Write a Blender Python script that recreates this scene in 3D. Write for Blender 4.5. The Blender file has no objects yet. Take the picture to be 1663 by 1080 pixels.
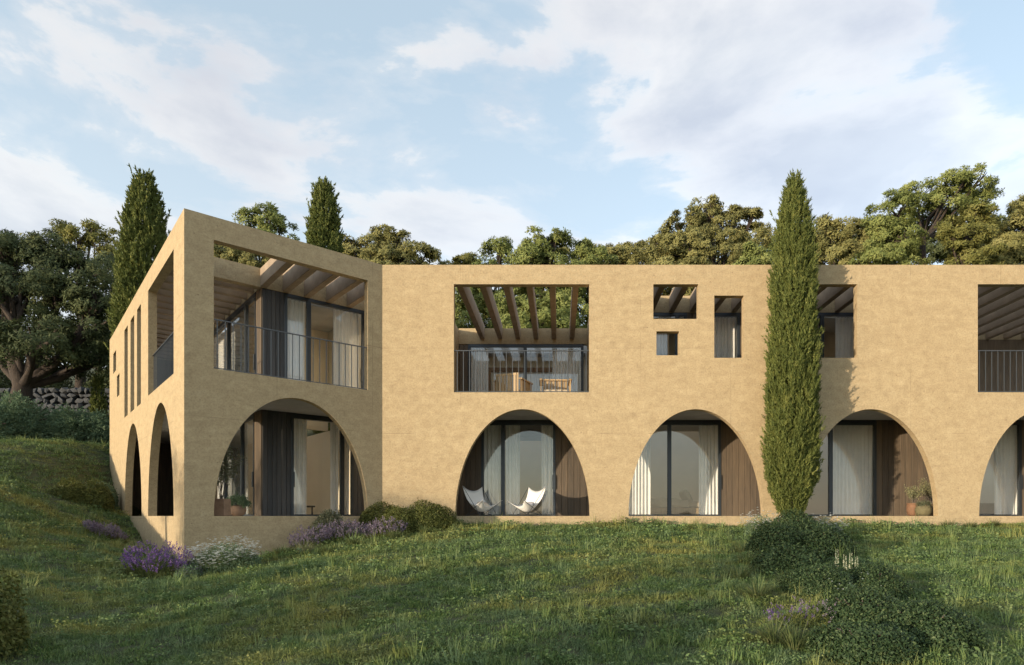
import bpy, math, random
import numpy as np
from mathutils import Vector, Matrix
from mathutils.geometry import tessellate_polygon

random.seed(7)
rng = np.random.default_rng(11)
R = math.radians
scene = bpy.context.scene
col = scene.collection

# ------------------------------------------------------------------ camera
cam_d = bpy.data.cameras.new('camera')
cam_d.sensor_width = 36.0
cam_d.lens = 21.82
cam_d.shift_x = -0.046
cam_d.shift_y = 0.1792
cam_d.clip_start = 0.1
cam_d.clip_end = 2000
cam = bpy.data.objects.new('camera', cam_d)
cam.rotation_euler = (R(90), 0, 0)
col.objects.link(cam)
scene.camera = cam

# ------------------------------------------------------------------ sun and sky
SUN_AZ, SUN_EL = 48.2, 6.5       # degrees left of the facade's normal, degrees above the horizon
sx, sy = -math.sin(R(SUN_AZ)), -math.cos(R(SUN_AZ))
to_sun = Vector((sx * math.cos(R(SUN_EL)), sy * math.cos(R(SUN_EL)), math.sin(R(SUN_EL))))
sun_d = bpy.data.lights.new('sun', 'SUN')
sun_d.energy = 2.5
sun_d.angle = R(0.6)
sun_d.color = (1.0, 0.84, 0.62)
sun = bpy.data.objects.new('sun', sun_d)
sun.rotation_euler = (-to_sun).to_track_quat('-Z', 'Y').to_euler()
sun.location = to_sun * 60
col.objects.link(sun)

world = bpy.data.worlds.new('World')
scene.world = world
world.use_nodes = True
wn = world.node_tree
for n in list(wn.nodes):
    wn.nodes.remove(n)


class NT:
    """small helper for node trees"""
    def __init__(self, tree):
        self.t = tree

    def n(self, kind, **kw):
        nd = self.t.nodes.new(kind)
        for k, v in kw.items():
            if k.startswith('i_'):
                key = k[2:]
                key = int(key) if key.isdigit() else key.replace('_', ' ')
                s = nd.inputs[key]
                if hasattr(v, 'is_output'):
                    self.t.links.new(v, s)
                else:
                    s.default_value = v
            else:
                setattr(nd, k, v)
        return nd

    def math(self, op, a, b=None, clamp=False):
        nd = self.t.nodes.new('ShaderNodeMath')
        nd.operation = op
        nd.use_clamp = clamp
        for i, v in enumerate((a, b)):
            if v is None:
                continue
            if hasattr(v, 'is_output'):
                self.t.links.new(v, nd.inputs[i])
            else:
                nd.inputs[i].default_value = v
        return nd.outputs[0]

    def ramp(self, fac, stops, interp='LINEAR'):
        nd = self.t.nodes.new('ShaderNodeValToRGB')
        nd.color_ramp.interpolation = interp
        els = nd.color_ramp.elements
        while len(els) < len(stops):
            els.new(0.5)
        for e, (p, c) in zip(els, stops):
            e.position = p
            e.color = (c, c, c, 1) if isinstance(c, (int, float)) else (*c, 1)
        self.t.links.new(fac, nd.inputs[0])
        return nd.outputs[0]

    def mix(self, fac, a, b, blend='MIX'):
        nd = self.t.nodes.new('ShaderNodeMix')
        nd.data_type = 'RGBA'
        nd.blend_type = blend
        for s, v in ((nd.inputs[0], fac), (nd.inputs[6], a), (nd.inputs[7], b)):
            if hasattr(v, 'is_output'):
                self.t.links.new(v, s)
            else:
                s.default_value = v if isinstance(v, (int, float)) else (*v, 1)
        return nd.outputs[2]

    def link(self, a, b):
        self.t.links.new(a, b)


W = NT(wn)
sky_tex = W.n('ShaderNodeTexSky', sky_type='NISHITA', sun_disc=False, sun_elevation=R(SUN_EL),
              sun_rotation=math.atan2(sx, sy), altitude=50.0, air_density=1.0, dust_density=0.6, ozone_density=2.0)
tc = W.n('ShaderNodeTexCoord')
dirv = tc.outputs['Generated']
sep = W.n('ShaderNodeSeparateXYZ', i_0=dirv)
comb = W.n('ShaderNodeMapping', i_Vector=dirv, i_Location=(3.1, 0.7, 1.9), i_Scale=(1.5, 1.5, 3.6))
n_big = W.n('ShaderNodeTexNoise', i_Vector=comb.outputs[0], i_Scale=2.2, i_Detail=12.0, i_Roughness=0.58, i_Distortion=0.25)
n_soft = W.n('ShaderNodeTexNoise', i_Vector=comb.outputs[0], i_Scale=2.6, i_Detail=6.0, i_Roughness=0.5)


def pixdir(x, y):
    v = Vector(((x - 908) / 1008, 1, (838 - y) / 1008))
    return v.normalized()


cover = W.math('ADD', W.math('MULTIPLY', W.math('SUBTRACT', n_big.outputs[0], 0.5), 1.48), 0.487)
# banks of cloud and clear patches of the sky, as directions with an angular size
for (x, y, deg, wgt) in ((60, 280, 9, .12), (320, 300, 10, .12), (560, 330, 9, .12), (760, 370, 7, .10), (-250, 300, 14, .14),
                         (1140, 70, 7, .13), (1300, 150, 12, .16), (1120, 230, 6, .12), (1400, 290, 10, .12), (1560, 350, 8, .14), (960, 400, 6, .12), (1000, 120, 3, .08),
                         (840, 205, 3, .10), (1900, 300, 14, .12),
                         (430, 30, 13, -.13), (60, 0, 14, -.12), (760, 80, 10, -.14), (890, 170, 5, -.08), (920, 290, 4, -.10), (1650, 160, 6, -.16), (1610, 40, 4, -.06), (180, 40, 9, -.03)):
    d = pixdir(x, y)
    dt = W.n('ShaderNodeVectorMath', operation='DISTANCE', i_0=dirv, i_1=d)
    q = W.math('DIVIDE', dt.outputs['Value'], 2 * math.sin(R(deg) / 2))
    g = W.math('POWER', 2.718, W.math('MULTIPLY', W.math('MULTIPLY', q, q), -1.0))
    cover = W.math('ADD', cover, W.math('MULTIPLY', g, wgt * 0.85))
mask = W.ramp(cover, [(0.42, 0.03), (0.50, 0.24), (0.545, 0.70), (0.61, 0.91), (0.85, 0.97)])
body = W.ramp(cover, [(0.52, (4.1, 3.70, 3.2)), (0.64, (3.6, 3.3, 2.95)), (0.82, (2.85, 2.68, 2.50))])
body = W.mix(0.85, body, sky_tex.outputs[0], 'ADD')
shade = W.mix(1.0, body, W.ramp(n_soft.outputs[0], [(0.32, (0.80, 0.82, 0.88)), (0.52, (0.98, 0.98, 0.99)), (0.70, (1.06, 1.05, 1.03))]), 'MULTIPLY')
hz = W.math('MULTIPLY', W.math('SUBTRACT', 1.0, W.math('MULTIPLY', W.math('MAXIMUM', sep.outputs[2], 0.0), 1.7), clamp=True), 0.6)
blue = W.mix(1.0, sky_tex.outputs[0], (1.95, 2.25, 2.35), 'ADD')
blue = W.mix(hz, blue, (2.1, 1.5, 1.0), 'ADD')
sky_col = W.mix(mask, blue, shade)
bg = W.n('ShaderNodeBackground', i_Color=sky_col, i_Strength=0.1)
wo = W.n('ShaderNodeOutputWorld', i_Surface=bg.outputs[0])

scene.view_settings.view_transform = 'Standard'
scene.view_settings.look = 'None'
scene.view_settings.gamma = 1.0
scene.view_settings.use_curve_mapping = False
scene.view_settings.exposure = 1.06
scene.render.engine = 'CYCLES'
cy = scene.cycles
cy.max_bounces = 8
cy.diffuse_bounces = 4
cy.glossy_bounces = 4
cy.transmission_bounces = 4
cy.transparent_max_bounces = 16
cy.sample_clamp_indirect = 4.0
cy.caustics_reflective = False
cy.caustics_refractive = False
cy.use_denoising = True

# ------------------------------------------------------------------ materials
MATS = {}


def new_mat(name):
    m = bpy.data.materials.new(name)
    m.use_nodes = True
    t = NT(m.node_tree)
    for n in list(m.node_tree.nodes):
        m.node_tree.nodes.remove(n)
    out = t.n('ShaderNodeOutputMaterial')
    MATS[name] = m
    return t, out


def principled(t, out, **kw):
    p = t.n('ShaderNodeBsdfPrincipled')
    for k, v in kw.items():
        s = p.inputs[k.replace('_', ' ')]
        if hasattr(v, 'is_output'):
            t.link(v, s)
        else:
            s.default_value = (*v, 1) if isinstance(v, tuple) and len(v) == 3 else v
    t.link(p.outputs[0], out.inputs[0])
    return p


def simple(name, c, rough=0.6, metallic=0.0, var=0.12, scale=8.0, bump=0.0):
    t, out = new_mat(name)
    tcn = t.n('ShaderNodeTexCoord')
    no = t.n('ShaderNodeTexNoise', i_Vector=tcn.outputs['Object'], i_Scale=scale, i_Detail=5.0, i_Roughness=0.6)
    c2 = tuple(x * (1 - var) for x in c)
    c3 = tuple(min(1, x * (1 + var)) for x in c)
    cc = t.ramp(no.outputs[0], [(0.3, c2), (0.7, c3)])
    p = principled(t, out, Base_Color=cc, Roughness=rough, Metallic=metallic)
    if bump:
        b = t.n('ShaderNodeBump', i_Strength=bump, i_Distance=0.02, i_Height=no.outputs[0])
        t.link(b.outputs[0], p.inputs['Normal'])


def concrete():
    t, out = new_mat('render')
    tcn = t.n('ShaderNodeTexCoord')
    ob = tcn.outputs['Object']
    big = t.n('ShaderNodeTexNoise', i_Vector=ob, i_Scale=0.55, i_Detail=4.0, i_Roughness=0.55)
    mid = t.n('ShaderNodeTexNoise', i_Vector=ob, i_Scale=4.8, i_Detail=12.0, i_Roughness=0.80, i_Distortion=0.5)
    fine = t.n('ShaderNodeTexNoise', i_Vector=ob, i_Scale=26.0, i_Detail=6.0, i_Roughness=0.7)
    # brush-like vertical and horizontal trowel marks
    mp = t.n('ShaderNodeMapping', i_Vector=ob, i_Scale=(2.2, 2.2, 7.5))
    st = t.n('ShaderNodeTexNoise', i_Vector=mp.outputs[0], i_Scale=1.0, i_Detail=6.0, i_Roughness=0.65, i_Distortion=0.6)
    c = t.ramp(mid.outputs[0], [(0.28, (0.335, 0.250, 0.152)), (0.41, (0.445, 0.342, 0.208)), (0.54, (0.505, 0.395, 0.242)), (0.72, (0.575, 0.465, 0.300))])
    c = t.mix(t.ramp(big.outputs[0], [(0.3, 0.22), (0.7, 0.0)]), c, (0.42, 0.315, 0.19), 'MIX')
    c = t.mix(0.30, c, t.ramp(st.outputs[0], [(0.3, (0.5, 0.47, 0.45)), (0.7, (1.0, 1.0, 1.0))]), 'MULTIPLY')
    c = t.mix(0.55, c, t.ramp(fine.outputs[0], [(0.30, (0.5, 0.47, 0.45)), (0.52, (1.02, 1.02, 1.02)), (0.75, (1.12, 1.12, 1.10))]), 'MULTIPLY')
    # small pits
    vo = t.n('ShaderNodeTexVoronoi', i_Vector=ob, i_Scale=3.4, i_Randomness=1.0)
    pit = t.math('LESS_THAN', vo.outputs['Distance'], 0.055)
    pn = t.math('GREATER_THAN', t.n('ShaderNodeTexNoise', i_Vector=ob, i_Scale=2.0).outputs[0], 0.52)
    pit = t.math('MULTIPLY', pit, pn)
    vo2 = t.n('ShaderNodeTexVoronoi', i_Vector=ob, i_Scale=11.0, i_Randomness=1.0)
    sz = t.n('ShaderNodeTexNoise', i_Vector=ob, i_Scale=5.0, i_Detail=3.0)
    fleck = t.math('LESS_THAN', vo2.outputs['Distance'], t.ramp(sz.outputs[0], [(0.50, 0.0), (0.72, 0.30)]))
    pit = t.math('MAXIMUM', pit, t.math('MULTIPLY', fleck, 0.45))
    # faint day joints in the render
    sp = t.n('ShaderNodeSeparateXYZ', i_0=ob)
    hx = t.math('ADD', sp.outputs[0], sp.outputs[1])
    def seam(v, step, off, w):
        a = t.math('PINGPONG', t.math('ADD', v, off), step / 2)
        return t.math('LESS_THAN', a, w)
    s = t.math('MAXIMUM', seam(hx, 2.32, 0.46, 0.006), seam(sp.outputs[2], 2.2, 0.07, 0.006))
    sn = t.n('ShaderNodeTexNoise', i_Vector=ob, i_Scale=1.3, i_Detail=3.0)
    s = t.math('MULTIPLY', s, t.ramp(sn.outputs[0], [(0.45, 0.0), (0.62, 0.45)]))
    dark = t.math('MAXIMUM', t.math('MULTIPLY', pit, 0.6), s)
    c = t.mix(dark, c, (0.16, 0.11, 0.065))
    hgt = t.math('ADD', t.math('MULTIPLY', mid.outputs[0], 0.8), t.math('MULTIPLY', fine.outputs[0], 0.35))
    hgt = t.math('SUBTRACT', hgt, t.math('MULTIPLY', dark, 0.5))
    b = t.n('ShaderNodeBump', i_Strength=0.35, i_Distance=0.02, i_Height=hgt)
    p = principled(t, out, Base_Color=c, Roughness=0.9)
    p.inputs['Specular IOR Level'].default_value = 0.2
    t.link(b.outputs[0], p.inputs['Normal'])


def wood(name, c1, c2, axis, rough=0.6):
    t, out = new_mat(name)
    tcn = t.n('ShaderNodeTexCoord')
    inf = t.n('ShaderNodeObjectInfo')
    off = t.n('ShaderNodeVectorMath', operation='ADD', i_0=tcn.outputs['Object'])
    rv = t.n('ShaderNodeCombineXYZ', i_0=t.math('MULTIPLY', inf.outputs['Random'], 31.0), i_1=t.math('MULTIPLY', inf.outputs['Random'], 17.0), i_2=t.math('MULTIPLY', inf.outputs['Random'], 9.0))
    t.link(rv.outputs[0], off.inputs[1])
    sc_ = [28.0, 28.0, 28.0]
    sc_[axis] = 1.3
    mp = t.n('ShaderNodeMapping', i_Vector=off.outputs[0], i_Scale=tuple(sc_))
    no = t.n('ShaderNodeTexNoise', i_Vector=mp.outputs[0], i_Scale=1.0, i_Detail=6.0, i_Roughness=0.6, i_Distortion=1.0)
    c = t.ramp(no.outputs[0], [(0.3, c1), (0.7, c2)])
    br = t.ramp(inf.outputs['Random'], [(0.0, (0.7, 0.7, 0.72)), (1.0, (1.15, 1.1, 1.05))])
    c = t.mix(1.0, c, br, 'MULTIPLY')
    b = t.n('ShaderNodeBump', i_Strength=0.25, i_Distance=0.01, i_Height=no.outputs[0])
    p = principled(t, out, Base_Color=c, Roughness=rough)
    t.link(b.outputs[0], p.inputs['Normal'])


def glass():
    t, out = new_mat('glass')
    geo = t.n('ShaderNodeNewGeometry')
    dt = t.n('ShaderNodeVectorMath', operation='DOT_PRODUCT', i_0=geo.outputs['Normal'], i_1=geo.outputs['Incoming'])
    k = t.math('SUBTRACT', 1.0, t.math('ABSOLUTE', dt.outputs['Value']), clamp=True)
    fr = t.math('ADD', t.math('MULTIPLY', t.math('POWER', k, 5.0), 0.94), 0.055)
    tr = t.n('ShaderNodeBsdfTransparent', i_Color=(0.99, 0.995, 0.99, 1))
    gl = t.n('ShaderNodeBsdfGlossy', i_Color=(0.95, 0.97, 1.0, 1), i_Roughness=0.0)
    mx = t.n('ShaderNodeMixShader', i_0=fr, i_1=tr.outputs[0], i_2=gl.outputs[0])
    t.link(mx.outputs[0], out.inputs[0])


def leaf(name, c_dark, c_mid, c_light, trans=0.3, rough=0.55, spec=0.25):
    t, out = new_mat(name)
    at = t.n('ShaderNodeAttribute', attribute_name='rnd')
    c = t.ramp(at.outputs['Fac'], [(0.0, c_dark), (0.55, c_mid), (1.0, c_light)])
    p = t.n('ShaderNodeBsdfPrincipled', i_Base_Color=c, i_Roughness=rough)
    p.inputs['Specular IOR Level'].default_value = spec
    tl = t.n('ShaderNodeBsdfTranslucent', i_Color=c)
    mx = t.n('ShaderNodeMixShader', i_0=trans, i_1=p.outputs[0], i_2=tl.outputs[0])
    t.link(mx.outputs[0], out.inputs[0])


def cloth(name, c, trans=0.35):
    t, out = new_mat(name)
    tcn = t.n('ShaderNodeTexCoord')
    no = t.n('ShaderNodeTexNoise', i_Vector=tcn.outputs['Object'], i_Scale=5.0, i_Detail=3.0)
    cc = t.ramp(no.outputs[0], [(0.3, tuple(x * 0.94 for x in c)), (0.7, c)])
    p = t.n('ShaderNodeBsdfPrincipled', i_Base_Color=cc, i_Roughness=0.9)
    p.inputs['Specular IOR Level'].default_value = 0.1
    tl = t.n('ShaderNodeBsdfTranslucent', i_Color=cc)
    mx = t.n('ShaderNodeMixShader', i_0=trans, i_1=p.outputs[0], i_2=tl.outputs[0])
    t.link(mx.outputs[0], out.inputs[0])


def bark(name, c1, c2):
    t, out = new_mat(name)
    tcn = t.n('ShaderNodeTexCoord')
    mp = t.n('ShaderNodeMapping', i_Vector=tcn.outputs['Object'], i_Scale=(6.0, 6.0, 1.6))
    no = t.n('ShaderNodeTexNoise', i_Vector=mp.outputs[0], i_Scale=1.5, i_Detail=7.0, i_Roughness=0.7)
    c = t.ramp(no.outputs[0], [(0.32, c1), (0.68, c2)])
    b = t.n('ShaderNodeBump', i_Strength=0.8, i_Distance=0.05, i_Height=no.outputs[0])
    p = principled(t, out, Base_Color=c, Roughness=0.9)
    t.link(b.outputs[0], p.inputs['Normal'])


def grass_mats():
    # soil and thatch under the blades
    t, out = new_mat('soil')
    geo = t.n('ShaderNodeNewGeometry')
    n1 = t.n('ShaderNodeTexNoise', i_Vector=geo.outputs['Position'], i_Scale=0.6, i_Detail=6.0, i_Roughness=0.65)
    n2 = t.n('ShaderNodeTexNoise', i_Vector=geo.outputs['Position'], i_Scale=14.0, i_Detail=6.0, i_Roughness=0.7)
    c = t.ramp(n1.outputs[0], [(0.3, (0.050, 0.066, 0.028)), (0.55, (0.066, 0.076, 0.032)), (0.75, (0.105, 0.088, 0.045))])
    c = t.mix(0.6, c, t.ramp(n2.outputs[0], [(0.3, (0.35, 0.35, 0.35)), (0.7, (1.2, 1.2, 1.1))]), 'MULTIPLY')
    b = t.n('ShaderNodeBump', i_Strength=0.8, i_Distance=0.05, i_Height=n2.outputs[0])
    p = principled(t, out, Base_Color=c, Roughness=0.95)
    t.link(b.outputs[0], p.inputs['Normal'])
    # blades: patches of green, grey-green clover and dry straw
    t, out = new_mat('grass_blade')
    geo = t.n('ShaderNodeNewGeometry')
    at = t.n('ShaderNodeAttribute', attribute_name='rnd')
    mp = t.n('ShaderNodeMapping', i_Vector=geo.outputs['Position'], i_Scale=(0.55, 1.0, 0.6))
    n1 = t.n('ShaderNodeTexNoise', i_Vector=mp.outputs[0], i_Scale=0.9, i_Detail=5.0, i_Roughness=0.62, i_Distortion=0.4)
    n2 = t.n('ShaderNodeTexNoise', i_Vector=geo.outputs['Position'], i_Scale=3.2, i_Detail=4.0)
    green = t.ramp(at.outputs['Fac'], [(0.0, (0.072, 0.130, 0.042)), (0.6, (0.140, 0.215, 0.066)), (1.0, (0.255, 0.315, 0.098))])
    greyg = t.ramp(at.outputs['Fac'], [(0.0, (0.095, 0.150, 0.070)), (1.0, (0.215, 0.285, 0.140))])
    straw = t.ramp(at.outputs['Fac'], [(0.0, (0.200, 0.195, 0.055)), (1.0, (0.43, 0.40, 0.120))])
    c = t.mix(t.ramp(n2.outputs[0], [(0.42, 0.0), (0.62, 0.85)]), green, greyg)
    c = t.mix(t.ramp(n1.outputs[0], [(0.50, 0.0), (0.66, 0.85)]), c, straw)
    p = t.n('ShaderNodeBsdfPrincipled', i_Base_Color=c, i_Roughness=0.6)
    p.inputs['Specular IOR Level'].default_value = 0.2
    tl = t.n('ShaderNodeBsdfTranslucent', i_Color=c)
    mx = t.n('ShaderNodeMixShader', i_0=0.25, i_1=p.outputs[0], i_2=tl.outputs[0])
    t.link(mx.outputs[0], out.inputs[0])


concrete()
wood('dark_wood', (0.078, 0.062, 0.046), (0.165, 0.124, 0.084), 2, 0.62)
wood('shaded_wood', (0.048, 0.050, 0.054), (0.088, 0.088, 0.092), 2, 0.6)  # cladding wood tinted darker and bluer, shade put into its colour
wood('tan_wood', (0.36, 0.25, 0.13), (0.55, 0.40, 0.22), 2, 0.6)
wood('brown_wood', (0.16, 0.085, 0.040), (0.27, 0.15, 0.075), 2, 0.6)
glass()
simple('plaster', (0.76, 0.67, 0.53), 0.9, 0, 0.04, 1.5)
simple('floor_stone', (0.66, 0.60, 0.51), 0.6, 0, 0.1, 3.0)
simple('soffit', (0.42, 0.41, 0.40), 0.85, 0, 0.15, 2.0)
simple('beam_render', (0.33, 0.25, 0.175), 0.9, 0, 0.18, 3.0, 0.2)
simple('dark_metal', (0.055, 0.065, 0.078), 0.4, 0.5, 0.05, 6.0)
simple('rail_metal', (0.10, 0.105, 0.11), 0.38, 0.6, 0.05, 6.0)
simple('canvas', (0.80, 0.79, 0.77), 0.85, 0, 0.03, 9.0)
simple('cushion_cloth', (0.66, 0.56, 0.44), 0.9, 0, 0.18, 14.0)
simple('cushion_grey', (0.42, 0.40, 0.42), 0.9, 0, 0.1, 14.0)
simple('linen', (0.52, 0.43, 0.31), 0.9, 0, 0.1, 4.0)
simple('terracotta', (0.20, 0.105, 0.058), 0.8, 0, 0.2, 7.0, 0.2)
simple('pot_clay', (0.30, 0.195, 0.13), 0.85, 0, 0.2, 7.0, 0.2)
simple('mossy_clay', (0.145, 0.125, 0.066), 0.9, 0, 0.3, 9.0, 0.3)
simple('stone', (0.062, 0.069, 0.082), 0.9, 0, 0.4, 2.5, 0.5)
simple('stone_core', (0.06, 0.058, 0.055), 0.95, 0, 0.2, 3.0)
cloth('curtain', (0.95, 0.94, 0.92), 0.16)
bark('pine_bark', (0.026, 0.019, 0.015), (0.072, 0.052, 0.040))
bark('grey_bark', (0.075, 0.062, 0.050), (0.20, 0.165, 0.135))
leaf('cypress_leaf', (0.082, 0.106, 0.030), (0.150, 0.178, 0.050), (0.265, 0.275, 0.082), 0.2, 0.6, 0.15)
leaf('pine_dark', (0.052, 0.070, 0.036), (0.090, 0.112, 0.052), (0.140, 0.158, 0.072), 0.2, 0.65, 0.1)
leaf('pine_olive', (0.150, 0.150, 0.058), (0.250, 0.242, 0.094), (0.345, 0.325, 0.135), 0.2, 0.65, 0.1)
leaf('pine_green', (0.125, 0.155, 0.050), (0.215, 0.248, 0.080), (0.31, 0.335, 0.120), 0.2, 0.65, 0.1)
leaf('pine_yellow', (0.125, 0.130, 0.040), (0.205, 0.205, 0.064), (0.290, 0.275, 0.098), 0.2, 0.65, 0.1)
leaf('box_leaf', (0.024, 0.046, 0.020), (0.056, 0.094, 0.036), (0.160, 0.200, 0.085), 0.2, 0.55, 0.2)
leaf('box_light', (0.075, 0.094, 0.026), (0.140, 0.155, 0.042), (0.23, 0.22, 0.07), 0.3, 0.55, 0.2)
leaf('juniper_leaf', (0.090, 0.145, 0.090), (0.155, 0.225, 0.130), (0.235, 0.290, 0.165), 0.2, 0.65, 0.1)
leaf('olive_leaf', (0.095, 0.110, 0.065), (0.165, 0.175, 0.105), (0.26, 0.265, 0.17), 0.28, 0.6, 0.15)
leaf('pale_leaf', (0.20, 0.20, 0.105), (0.31, 0.305, 0.165), (0.43, 0.42, 0.25), 0.3, 0.6, 0.15)
leaf('blade_green', (0.075, 0.110, 0.040), (0.140, 0.175, 0.065), (0.235, 0.245, 0.11), 0.3, 0.6, 0.15)
leaf('lavender_bloom', (0.11, 0.055, 0.20), (0.19, 0.105, 0.32), (0.36, 0.23, 0.44), 0.25)
leaf('faded_bloom', (0.16, 0.125, 0.185), (0.25, 0.20, 0.27), (0.36, 0.29, 0.32), 0.25)
leaf('white_bloom', (0.55, 0.56, 0.52), (0.72, 0.73, 0.70), (0.85, 0.85, 0.82), 0.25)
leaf('cream_bloom', (0.50, 0.52, 0.36), (0.62, 0.62, 0.45), (0.72, 0.72, 0.56), 0.25)
grass_mats()


# ------------------------------------------------------------------ helpers
def tag(o, label, cat, group=None, kind=None):
    if label:
        o['label'] = label
    if cat:
        o['category'] = cat
    if group:
        o['group'] = group
    if kind:
        o['kind'] = kind
    return o


def empty(name, loc, label, cat, group=None, rz=0.0):
    o = bpy.data.objects.new(name, None)
    o.empty_display_size = 0.3
    o.location = loc
    o.rotation_euler = (0, 0, rz)
    col.objects.link(o)
    return tag(o, label, cat, group)


class MB:
    """collects shapes and links them as one mesh object"""
    def __init__(self):
        self.v = []
        self.f = []

    def box(self, x0, x1, y0, y1, z0, z1):
        b = len(self.v)
        self.v += [(x0, y0, z0), (x1, y0, z0), (x1, y1, z0), (x0, y1, z0), (x0, y0, z1), (x1, y0, z1), (x1, y1, z1), (x0, y1, z1)]
        self.f += [tuple(b + i for i in q) for q in ((0, 3, 2, 1), (4, 5, 6, 7), (0, 1, 5, 4), (1, 2, 6, 5), (2, 3, 7, 6), (3, 0, 4, 7))]
        return self

    def bbox(self, x0, x1, y0, y1, z0, z1, c=0.02):
        """a box with chamfered vertical and horizontal edges (three stacked octagon rings)"""
        def ring(z, e, cc):
            return [(x0 + e + cc, y0 + e, z), (x1 - e - cc, y0 + e, z), (x1 - e, y0 + e + cc, z), (x1 - e, y1 - e - cc, z),
                    (x1 - e - cc, y1 - e, z), (x0 + e + cc, y1 - e, z), (x0 + e, y1 - e - cc, z), (x0 + e, y0 + e + cc, z)]
        rings = [ring(z0, c, c), ring(z0 + c, 0, c), ring(z1 - c, 0, c), ring(z1, c, c)]
        b = len(self.v)
        for r_ in rings:
            self.v += r_
        for k in range(3):
            for i in range(8):
                j = (i + 1) % 8
                self.f.append((b + 8 * k + i, b + 8 * k + j, b + 8 * k + 8 + j, b + 8 * k + 8 + i))
        self.f.append(tuple(b + i for i in reversed(range(8))))
        self.f.append(tuple(b + 24 + i for i in range(8)))
        return self

    def tube(self, pts, radii, n=6, cap=True):
        pts = [Vector(p) for p in pts]
        if isinstance(radii, (int, float)):
            radii = [radii] * len(pts)
        b = len(self.v)
        for i, p in enumerate(pts):
            a = pts[max(i - 1, 0)]
            c = pts[min(i + 1, len(pts) - 1)]
            d = (c - a).normalized()
            up = Vector((0, 0, 1)) if abs(d.z) < 0.9 else Vector((1, 0, 0))
            s = d.cross(up).normalized()
            w = s.cross(d).normalized()
            for k in range(n):
                an = 2 * math.pi * k / n
                self.v.append(tuple(p + (s * math.cos(an) + w * math.sin(an)) * radii[i]))
        for i in range(len(pts) - 1):
            for k in range(n):
                j = (k + 1) % n
                self.f.append((b + i * n + k, b + i * n + j, b + (i + 1) * n + j, b + (i + 1) * n + k))
        if cap:
            self.f.append(tuple(b + k for k in range(n)))
            self.f.append(tuple(b + (len(pts) - 1) * n + k for k in reversed(range(n))))
        return self

    def lathe(self, prof, n=20, cx=0.0, cy_=0.0):
        b = len(self.v)
        for r_, z in prof:
            for k in range(n):
                an = 2 * math.pi * k / n
                self.v.append((cx + r_ * math.cos(an), cy_ + r_ * math.sin(an), z))
        for i in range(len(prof) - 1):
            for k in range(n):
                j = (k + 1) % n
                self.f.append((b + i * n + k, b + i * n + j, b + (i + 1) * n + j, b + (i + 1) * n + k))
        self.f.append(tuple(b + k for k in reversed(range(n))))
        self.f.append(tuple(b + (len(prof) - 1) * n + k for k in range(n)))
        return self

    def mesh(self, name, mat, smooth=False):
        me = bpy.data.meshes.new(name)
        me.from_pydata(self.v, [], self.f)
        me.validate()
        if mat:
            me.materials.append(MATS[mat])
        if smooth:
            me.polygons.foreach_set('use_smooth', [True] * len(me.polygons))
        me.update()
        return me

    def build(self, name, mat, parent=None, mw=None, smooth=False):
        return place(name, self.mesh(name, mat, smooth), parent, mw)


WORLD = {}


def place(name, me, parent=None, mw=None):
    """links a mesh; mw is its wanted world matrix (identity when left out)"""
    o = bpy.data.objects.new(name, me)
    mw = mw or Matrix.Identity(4)
    WORLD[o.name] = mw
    if parent is not None:
        o.parent = parent
        pm = WORLD.get(parent.name)
        if pm is None:
            pm = Matrix.Translation(parent.location) @ parent.rotation_euler.to_matrix().to_4x4()
            WORLD[parent.name] = pm
        o.matrix_parent_inverse = pm.inverted()
    o.matrix_basis = mw
    col.objects.link(o)
    return o


def local_child(name, me, parent):
    """a child whose mesh is in the parent's own space"""
    o = bpy.data.objects.new(name, me)
    o.parent = parent
    col.objects.link(o)
    return o


def leaves_mesh(name, mat, c, a, w, L, Wd, rnd, quad=True):
    """many leaf faces: base point c, growth direction a, width direction w, length L, width Wd"""
    n = len(c)
    L = np.asarray(L).reshape(-1, 1)
    Wd = np.asarray(Wd).reshape(-1, 1)
    if quad:
        V = np.stack([c, c + a * L * 0.5 + w * Wd * 0.5, c + a * L, c + a * L * 0.5 - w * Wd * 0.5], 1)
        k = 4
    else:
        V = np.stack([c - w * Wd * 0.5, c + w * Wd * 0.5, c + a * L], 1)
        k = 3
    me = bpy.data.meshes.new(name)
    me.vertices.add(n * k)
    me.vertices.foreach_set('co', V.reshape(-1).astype(np.float32))
    me.loops.add(n * k)
    me.loops.foreach_set('vertex_index', np.arange(n * k, dtype=np.int32))
    me.polygons.add(n)
    me.polygons.foreach_set('loop_start', np.arange(0, n * k, k, dtype=np.int32))
    try:
        me.polygons.foreach_set('loop_total', np.full(n, k, dtype=np.int32))
    except Exception:
        pass
    at = me.attributes.new('rnd', 'FLOAT', 'FACE')
    at.data.foreach_set('value', np.clip(rnd, 0, 1).astype(np.float32))
    me.materials.append(MATS[mat])
    me.update(calc_edges=True)
    return me


def unit(v):
    return v / np.maximum(np.linalg.norm(v, axis=1, keepdims=True), 1e-9)


def rand_dirs(n):
    return unit(rng.normal(size=(n, 3)))


def perp(a):
    return unit(np.cross(a, rand_dirs(len(a))))


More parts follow.
